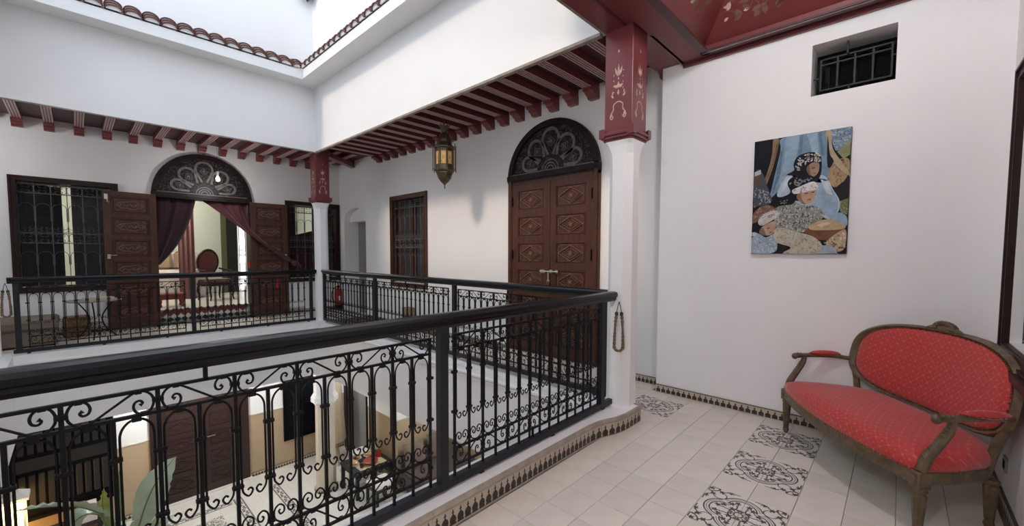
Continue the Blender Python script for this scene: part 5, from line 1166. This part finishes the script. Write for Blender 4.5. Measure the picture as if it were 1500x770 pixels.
wn = sroot('window_7', 'wide dark lower window with turned shutter panels', 'window', (-.775, YW, -2.53)); W, H = 1.10, 1.55; window_frame(wn, W, H, .07, .0, BLACK)
MB().box(.07, W - .07, -.012, .0, .07, H - .07, GLASSD).build('pane', wn)
SLT = mat('blackened_slat', (.010, .010, .010), .45)
for k in range(10):
    for z0, z1 in ((.12, .62), (.92, 1.42)): MB().bbox(-.034, .034, -.030, -.010, z0, z1, .008, SLT).build('slat', wn, (.12 + k * .0955, 0, 0))
b = MB(); b.box(.07, W - .07, -.035, -.01, .68, .86, SLT); b.box(W / 2 - .02, W / 2 + .02, -.035, -.01, .07, H - .07, SLT); b.build('rail', wn)
MB().box(-.05, W + .05, -.09, 0, -.045, .0, BLACK).build('sill', wn)
wn = sroot('window_8', 'plain black lower window behind the courtyard column', 'window', (2.84, YW, -2.56)); W, H = 1.0, 1.6; window_frame(wn, W, H, .05, .0, BLACK); MB().box(.05, W - .05, -.012, 0, .05, H - .05, GLASSD).build('pane', wn)
MB().box(.05, W - .05, -.02, -.010, .30, .33, BLACK).build('mullion', wn)
# grey door leaf in the side wall
d = sroot('door_5', 'plain grey door leaf in the lower side wall', 'door', (XW, 8.02, FL)); GR = mat('grey_door_paint', (.25, .25, .25), .5)
MB().bbox(-.01, .03, .05, .80, 0, 2.05, .004, GR).build('leaf', d); MB().box(.06, .09, 0, 1.08, 0, 2.1, BLACK).build('backing', d); b = MB(); b.box(-.02, .05, .0, .05, 0, 2.1, BLACK); b.build('jamb', d); b = MB(); b.box(-.02, .05, .80, 1.08, 0, 2.1, WOODF); b.build('side_panel', d)
# courtyard columns
def lower_column(x, y, label):
    c = thing('courtyard_column', label, 'column', (x, y, FL), 0, 'cream columns of the courtyard'); CRM = mat('cream_column_plaster', (.72, .64, .52), .8, var=.04, vscale=3)
    oc = lambda r, z: [(r * math.cos(PI / 8 + k * PI / 4), r * math.sin(PI / 8 + k * PI / 4), z) for k in range(8)]
    MB().loft([oc(.175, .09), oc(.172, .2), oc(.165, 1.62)], CRM).build('shaft', c)
    MB().loft([oc(.165, 1.62), oc(.20, 1.68), oc(.235, 1.70), oc(.235, 1.78), oc(.20, 1.84), oc(.185, 1.86), oc(.185, 2.26)], WHITE).build('capital', c)
    MB().loft([oc(.205, 0), oc(.205, .075), oc(.190, .095)], BBT).build('base', c)
    for k in range(8):
        a = PI / 4 * k; ap = .205 * math.cos(PI / 8)
        bb = MB(); T = lambda p, z, dd: ((ap + dd) * math.cos(a) - p * math.sin(a), (ap + dd) * math.sin(a) + p * math.cos(a), z)
        for q in (-.052, 0, .052): bb.flat(motif(q, .05, .055), .0008, BBM, T)
        bb.build('printed_motif', c)
lower_column(3.10, 7.725, 'cream octagonal courtyard column beside the tripod floor lamp'); lower_column(3.10, 1.665, 'cream courtyard column under the near balustrade')
# tripod floor lamp
t = thing('floor_lamp', 'floor lamp with tall tapered beige shade on a wooden tripod', 'lamp', (3.60, 8.62, FL)); SHD = mat('beige_linen_shade', (.52, .42, .30), .8, var=.05, vscale=30)
b = MB(); b.lathe([(.275, .50), (.19, 1.76), (.18, 1.76), (.265, .50), (.275, .50)], SHD, 16); b.build('shade', t)
LW = mat('pale_lamp_wood', (.40, .29, .18), .5)
for k in range(3): a = k * 2 * PI / 3 + .6; MB().tube([(.03 * math.cos(a), .03 * math.sin(a), .9), (.26 * math.cos(a), .26 * math.sin(a), 0.0)], .014, LW, 7).build('leg', t)
MB().lathe([(.05, .96), (.05, 1.04), (.015, 1.08), (.015, 1.3)], BRASS, 10).build('hub', t)
# dining corner: black table, tray, dishes
TBK = mat('black_stained_wood', (.012, .012, .014), .4); x0, x1, y0, y1, zt = 3.28, 4.02, 6.90, 7.55, FL + .50
t = thing('coffee_table', 'square black wooden table set with food in the lower corner', 'table', (3.65, 7.22, FL))
MB().bbox(-.37, .37, -.33, .33, .455, .50, .006, TBK).build('top', t); b = MB(); b.box(-.33, .33, -.29, .29, .38, .455, TBK); b.build('apron', t)
for sx in (-1, 1):
    for sy in (-1, 1): MB().bbox(sx * .325 - .028, sx * .325 + .028, sy * .285 - .028, sy * .285 + .028, 0, .455, .004, TBK).build('leg', t)
t = thing('placemat', 'cream placemat under the terracotta pot on the black table', 'placemat', (3.66, 7.08, zt)); MB().box(-.26, .26, -.13, .13, .001, .006, mat('cream_raffia', (.66, .58, .36), .7, var=.2, vscale=40)).build('mat', t)
b = MB(); [b.box(x - .003, x + .003, -.13, .13, .006, .0075, LW) for x in (-.24, -.12, 0, .12, .24)]; b.build('stitching', t)
TER = mat('glazed_terracotta', (.30, .050, .022), .3, coat=.4)
def dish(name, label, cat, x, y, prof, mt, extra=None, z=zt, n=18, group=None):
    t = thing(name, label, cat, (x, y, z), 0, group); MB().lathe(prof, mt, n).build('bowl', t, smooth=True)
    if extra: extra(t)
    return t
def lidx(t): MB().lathe([(.125, .075), (.10, .10), (.05, .135), (.022, .15), (.028, .165), (.0, .175)], TER, 18).build('lid', t, smooth=True)
dish('tagine_pot', 'round lidded terracotta pot on the cream placemat', 'pot', 3.66, 7.08, [(.0, .008), (.09, .008), (.13, .03), (.135, .07), (.125, .075), (.0, .07)], TER, lidx)
def bread(t, cols, n, r, seed):
    rr = random.Random(seed)
    for k in range(n):
        a = 2 * PI * k / n; b = MB(); b.ell((r * math.cos(a), r * math.sin(a), .045), (.038, .034, .026), mat(*cols[k % len(cols)]), 10, 5); b.build('food_piece', t, smooth=True)
PLT = mat('white_glazed_plate', (.75, .73, .68), .3)
plate = [(.0, .001), (.06, .001), (.095, .016), (.093, .020), (.055, .009), (.0, .008)]
dish('plate', 'white plate piled with golden bread rolls', 'plate', 3.42, 7.25, plate, PLT, lambda t: bread(t, [('golden_bread', (.50, .27, .09), .7), ('pale_bread', (.60, .40, .19), .7)], 6, .045, 1))
dish('plate', 'white plate with dark dates and pastries near the wall', 'plate', 3.56, 7.44, plate, PLT, lambda t: bread(t, [('golden_bread', (.50, .27, .09), .7), ('date_brown', (.10, .035, .015), .5)], 5, .042, 2))
dish('plate', 'white plate of pale flat breads beside the red jar', 'plate', 3.78, 7.40, plate, PLT, lambda t: bread(t, [('pale_bread', (.60, .40, .19), .7)], 5, .042, 3))
dish('jar', 'small bright red jar on the black table', 'jar', 3.90, 7.22, [(.0, .001), (.045, .001), (.055, .04), (.05, .10), (.035, .12), (.0, .122)], mat('red_glass_jar', (.40, .02, .02), .2), lambda t: MB().lathe([(.04, .121), (.04, .14), (.0, .142)], BRASS, 12).build('lid', t))
dish('cup', 'small brown cup beside the terracotta pot', 'cup', 3.47, 7.05, [(.0, .001), (.03, .001), (.038, .07), (.034, .07), (.028, .01), (.0, .01)], mat('brown_glaze', (.09, .03, .015), .3), lambda t: MB().tube([(.035, 0, .055), (.058, 0, .045), (.055, 0, .022), (.034, 0, .018)], .006, MATS['brown_glaze'], 6).build('handle', t))
# stools
def stool(x, y, rz, label, seatmat, h=.42, w=.40):
    t = thing('stool', label, 'stool', (x, y, FL), rz, 'low black stools at the lower table')
    MB().bbox(-w / 2, w / 2, -w / 2, w / 2, h - .06, h, .022, seatmat).build('cushion', t, smooth=True, angle=30); MB().bbox(-w / 2 + .005, w / 2 - .005, -w / 2 + .005, w / 2 - .005, h - .115, h - .062, .004, TBK).build('frame', t)
    for sx in (-1, 1):
        for sy in (-1, 1): MB().bbox(sx * (w / 2 - .03) - .022, sx * (w / 2 - .03) + .022, sy * (w / 2 - .03) - .022, sy * (w / 2 - .03) + .022, 0, h - .11, .003, TBK).build('leg', t)
stool(3.58, 6.55, 0, 'low black stool with white cushion in front of the food table', mat('white_cushion', (.68, .66, .62), .8))
pr_ = at(597, 733, 2, FL + .42); stool(pr_.x, pr_.y, 0, 'low black stool with bright red cushion near the brown sofa', mat('red_cushion', (.38, .012, .016), .8))
stool(3.86, 7.90, .1, 'low black stool with white cushion behind the food table by the grey door', MATS['white_cushion'], .40, .34)
# brown sofa with cushions in the alcove
t = thing('banquette', 'dark brown upholstered banquette sofa in the lower alcove', 'sofa', (4.08, 6.855, FL)); BRN = mat('dark_brown_velour', (.055, .028, .018), .7, sheen=.4, var=.2, vscale=8); TPE = mat('taupe_velour', (.20, .145, .105), .75, sheen=.4, var=.12, vscale=8)
MB().bbox(-.02, 1.28, -.85, .0, .03, .31, .02, BRN).build('base', t); MB().bbox(-.02, 1.28, -.86, -.10, .31, .37, .03, BRN).build('seat', t, smooth=True, angle=25); MB().bbox(-.02, 1.28, -.11, .0, .31, .56, .04, TPE).build('backrest', t, smooth=True, angle=25)
MB().bbox(.62, 1.28, -2.6, -.87, .03, .37, .02, BRN).build('chaise', t, smooth=True, angle=25)
b = MB(); [b.box(x - .03, x + .03, y - .03, y + .03, 0, .035, TBK) for x in (.05, 1.05) for y in (-.78, -.08)]; b.build('feet', t)
def cushion(x, y, z, rx, rz, label, mt, s=.46):
    o = MB(); n = 12
    def f(sg): return lambda u, v: ((u - .5) * s * (1 - .10 * math.sin(PI * v)), sg * .075 * (math.sin(PI * u) * math.sin(PI * v)) ** .55, (v - .5) * s * (1 - .10 * math.sin(PI * u)))
    o.grid(f(1), n, n, mt); o.grid(f(-1), n, n, mt); t = thing('throw_cushion', label, 'cushion', (x, y, z), 0, 'taupe cushions on the brown banquette'); c = o.build('cover', t, smooth=True, angle=80); c.rotation_euler = (rx, 0, rz)
    bb = MB(); q = s * .5; bb.tube([(sx * q * .99, 0, sz * q * .99) for sx, sz in ((-1, -1), (0, -.90), (1, -1), (.90, 0), (1, 1), (0, .9), (-1, 1), (-.9, 0))], .006, mt, 5, closed=True); p = bb.build('piping', t); p.rotation_euler = (rx, 0, rz)
cushion(4.33, 6.64, FL + .60, -.25, .0, 'square taupe cushion leaning at the banquette end by the table', TPE); cushion(4.89, 6.64, FL + .62, -.25, -.08, 'square taupe cushion leaning deeper in the alcove', TPE)
# console with lantern and box below the lower window
t = thing('console', 'low black console below the lower dark window', 'console', (-.25, 9.00, FL)); MB().bbox(-.75, .42, -.16, .16, .28, .33, .006, TBK).build('top', t)
for x in (-.70, .37): MB().bbox(x - .03, x + .03, -.14, .14, 0, .28, .004, TBK).build('leg', t)
pq = at(20, 742, 1, 8.92); t = thing('candle_lantern', 'glowing square lantern with white roof beside the banana plant', 'lantern', (pq.x, 8.92, FL + .33)); hz = max(.3, pq.z - FL - .33)
WT = mat('white_lantern_metal', (.7, .7, .7), .5); GLW = mat('glowing_lantern_glass', (.9, .6, .25), .5, emit=(1, .55, .16), estr=4)
MB().bbox(-.12, .12, -.12, .12, 0, .04, .005, WT).build('base', t); MB().box(-.09, .09, -.09, .09, .045, hz + .10, GLW).build('glass', t)
for sx in (-1, 1):
    for sy in (-1, 1): MB().box(sx * .10 - .012, sx * .10 + .012, sy * .10 - .012, sy * .10 + .012, .04, hz + .10, WT).build('corner_post', t)
MB().loft([[(-.15, -.15, hz + .10), (.15, -.15, hz + .10), (.15, .15, hz + .10), (-.15, .15, hz + .10)], [(-.15, -.15, hz + .14), (.15, -.15, hz + .14), (.15, .15, hz + .14), (-.15, .15, hz + .14)], [(-.05, -.05, hz + .22), (.05, -.05, hz + .22), (.05, .05, hz + .22), (-.05, .05, hz + .22)]], WT).build('roof', t)
pq = at(130, 752, 1, 8.92); t = thing('white_box', 'small white box on the black console by the banana plant', 'box', (pq.x, 8.95, FL + .33)); MB().bbox(-.09, .09, -.09, .09, 0, max(.1, at(130, 737, 1, 8.92).z - FL - .33), .004, WT).build('body', t); MB().box(-.092, .092, -.092, .092, .10, .112, MATS['paper_label']).build('lid_seam', t)
# banana plant
t = thing('banana_plant', 'potted banana plant with broad pale green leaves in the courtyard', 'plant', (.25, 6.45, FL)); GRN = mat('pale_banana_leaf', (.52, .62, .47), .45, var=.2, vscale=6, bump=.1, bscale=20); GRY = mat('young_yellow_leaf', (.42, .47, .10), .5, var=.25, vscale=10); STM = mat('leaf_stalk_green', (.16, .22, .09), .5)
MB().lathe([(.0, 0), (.17, 0), (.24, .36), (.25, .40), (.22, .40), (.20, .36), (.0, .35)], mat('dark_glazed_pot', (.05, .045, .04), .35), 24).build('pot', t, smooth=True); MB().lathe([(.0, .352), (.20, .355), (.0, .37)], mat('soil', (.035, .022, .014), .9), 16).build('soil', t)
base = Vector((.25, 6.45, FL))
def bleaf(spine, wd, mt, fold=.25, side=None, n=16):
    S = [Vector(p) - base for p in smoothpath(spine, 6)]; b = MB(); k = len(S)
    def fn(u, v):
        i = min(k - 1, round(u * (k - 1))); p = S[i]; tg = (S[min(i + 1, k - 1)] - S[max(i - 1, 0)]).normalized(); sd = Vector(side) if side else Vector((.72, -.69, 0)); sd = (sd - tg * sd.dot(tg)).normalized(); nn = tg.cross(sd)
        ww = wd * (math.sin(PI * min(1, u * 1.02 + .02)) ** .7) * (1 - .15 * u); a = (v - .5) * 2
        return tuple(p + sd * a * ww + nn * (abs(a) ** 1.3 * ww * fold + .012 * math.sin(u * 50 + a * 3) * abs(a)))
    b.grid(fn, k - 1, 10, mt); o = b.build('leaf', t, smooth=True, angle=180); MB().tube(S, [.010 * (1 - .7 * i / k) for i in range(k)], STM, 6).build('midrib', o); return o
def stalk(p): 
    q = Vector(p) - base; MB().tube(smoothpath([(0, 0, .36), tuple(Vector((q.x * .25, q.y * .25, .36 + (q.z - .36) * .55))), tuple(q)], 6), .013, STM, 7).build('stalk', t, smooth=True)
def pix(px, py, y): return tuple(at(px, py, 1, y))
for sp, wd, mt, fo, y in (([(203, 772), (215, 735), (232, 700), (258, 668)], .20, GRN, .15, 6.4), ([(150, 752), (115, 742), (70, 742), (24, 748)], .13, GRN, .3, 6.2), ([(158, 790), (152, 755), (150, 735), (152, 715)], .06, GRY, .5, 6.3), ([(176, 745), (175, 720), (174, 700), (177, 680)], .030, GRY, .5, 6.6), ([(165, 760), (135, 752), (112, 762), (98, 790)], .13, GRN, .25, 6.3), ([(225, 800), (228, 775), (240, 760), (262, 752)], .12, GRN, .2, 6.5), ([(190, 790), (205, 760), (218, 745), (236, 728)], .12, GRN, .2, 6.7), ([(120, 800), (150, 780), (175, 765), (205, 760)], .12, GRN, .2, 6.5)):
    pts = [pix(px, py, y) for px, py in sp]; bleaf(pts, wd, mt, fo); stalk(pts[0])
pl2 = bpy.data.lights.new('lantern_glow', 'POINT'); pl2.energy = 3; pl2.color = (1, .6, .25); pl2.shadow_soft_size = .1; lo2 = bpy.data.objects.new('lantern_glow', pl2); COL.objects.link(lo2); lo2.location = (at(20, 742, 1, 8.92).x + .0, 8.72, at(20, 742, 1, 8.92).z)

add_fill_globe(1.3, 8.45, -.68, 75, 'added unseen fill globe under the far gallery in the courtyard', .11); add_fill_globe(4.5, 5.2, -.75, 40, 'added unseen fill globe in the lower sofa alcove', .11); add_fill_globe(3.7, 8.2, -.68, 32, 'added unseen fill globe above the tripod floor lamp', .10)  # hidden globes added to brighten the lower courtyard
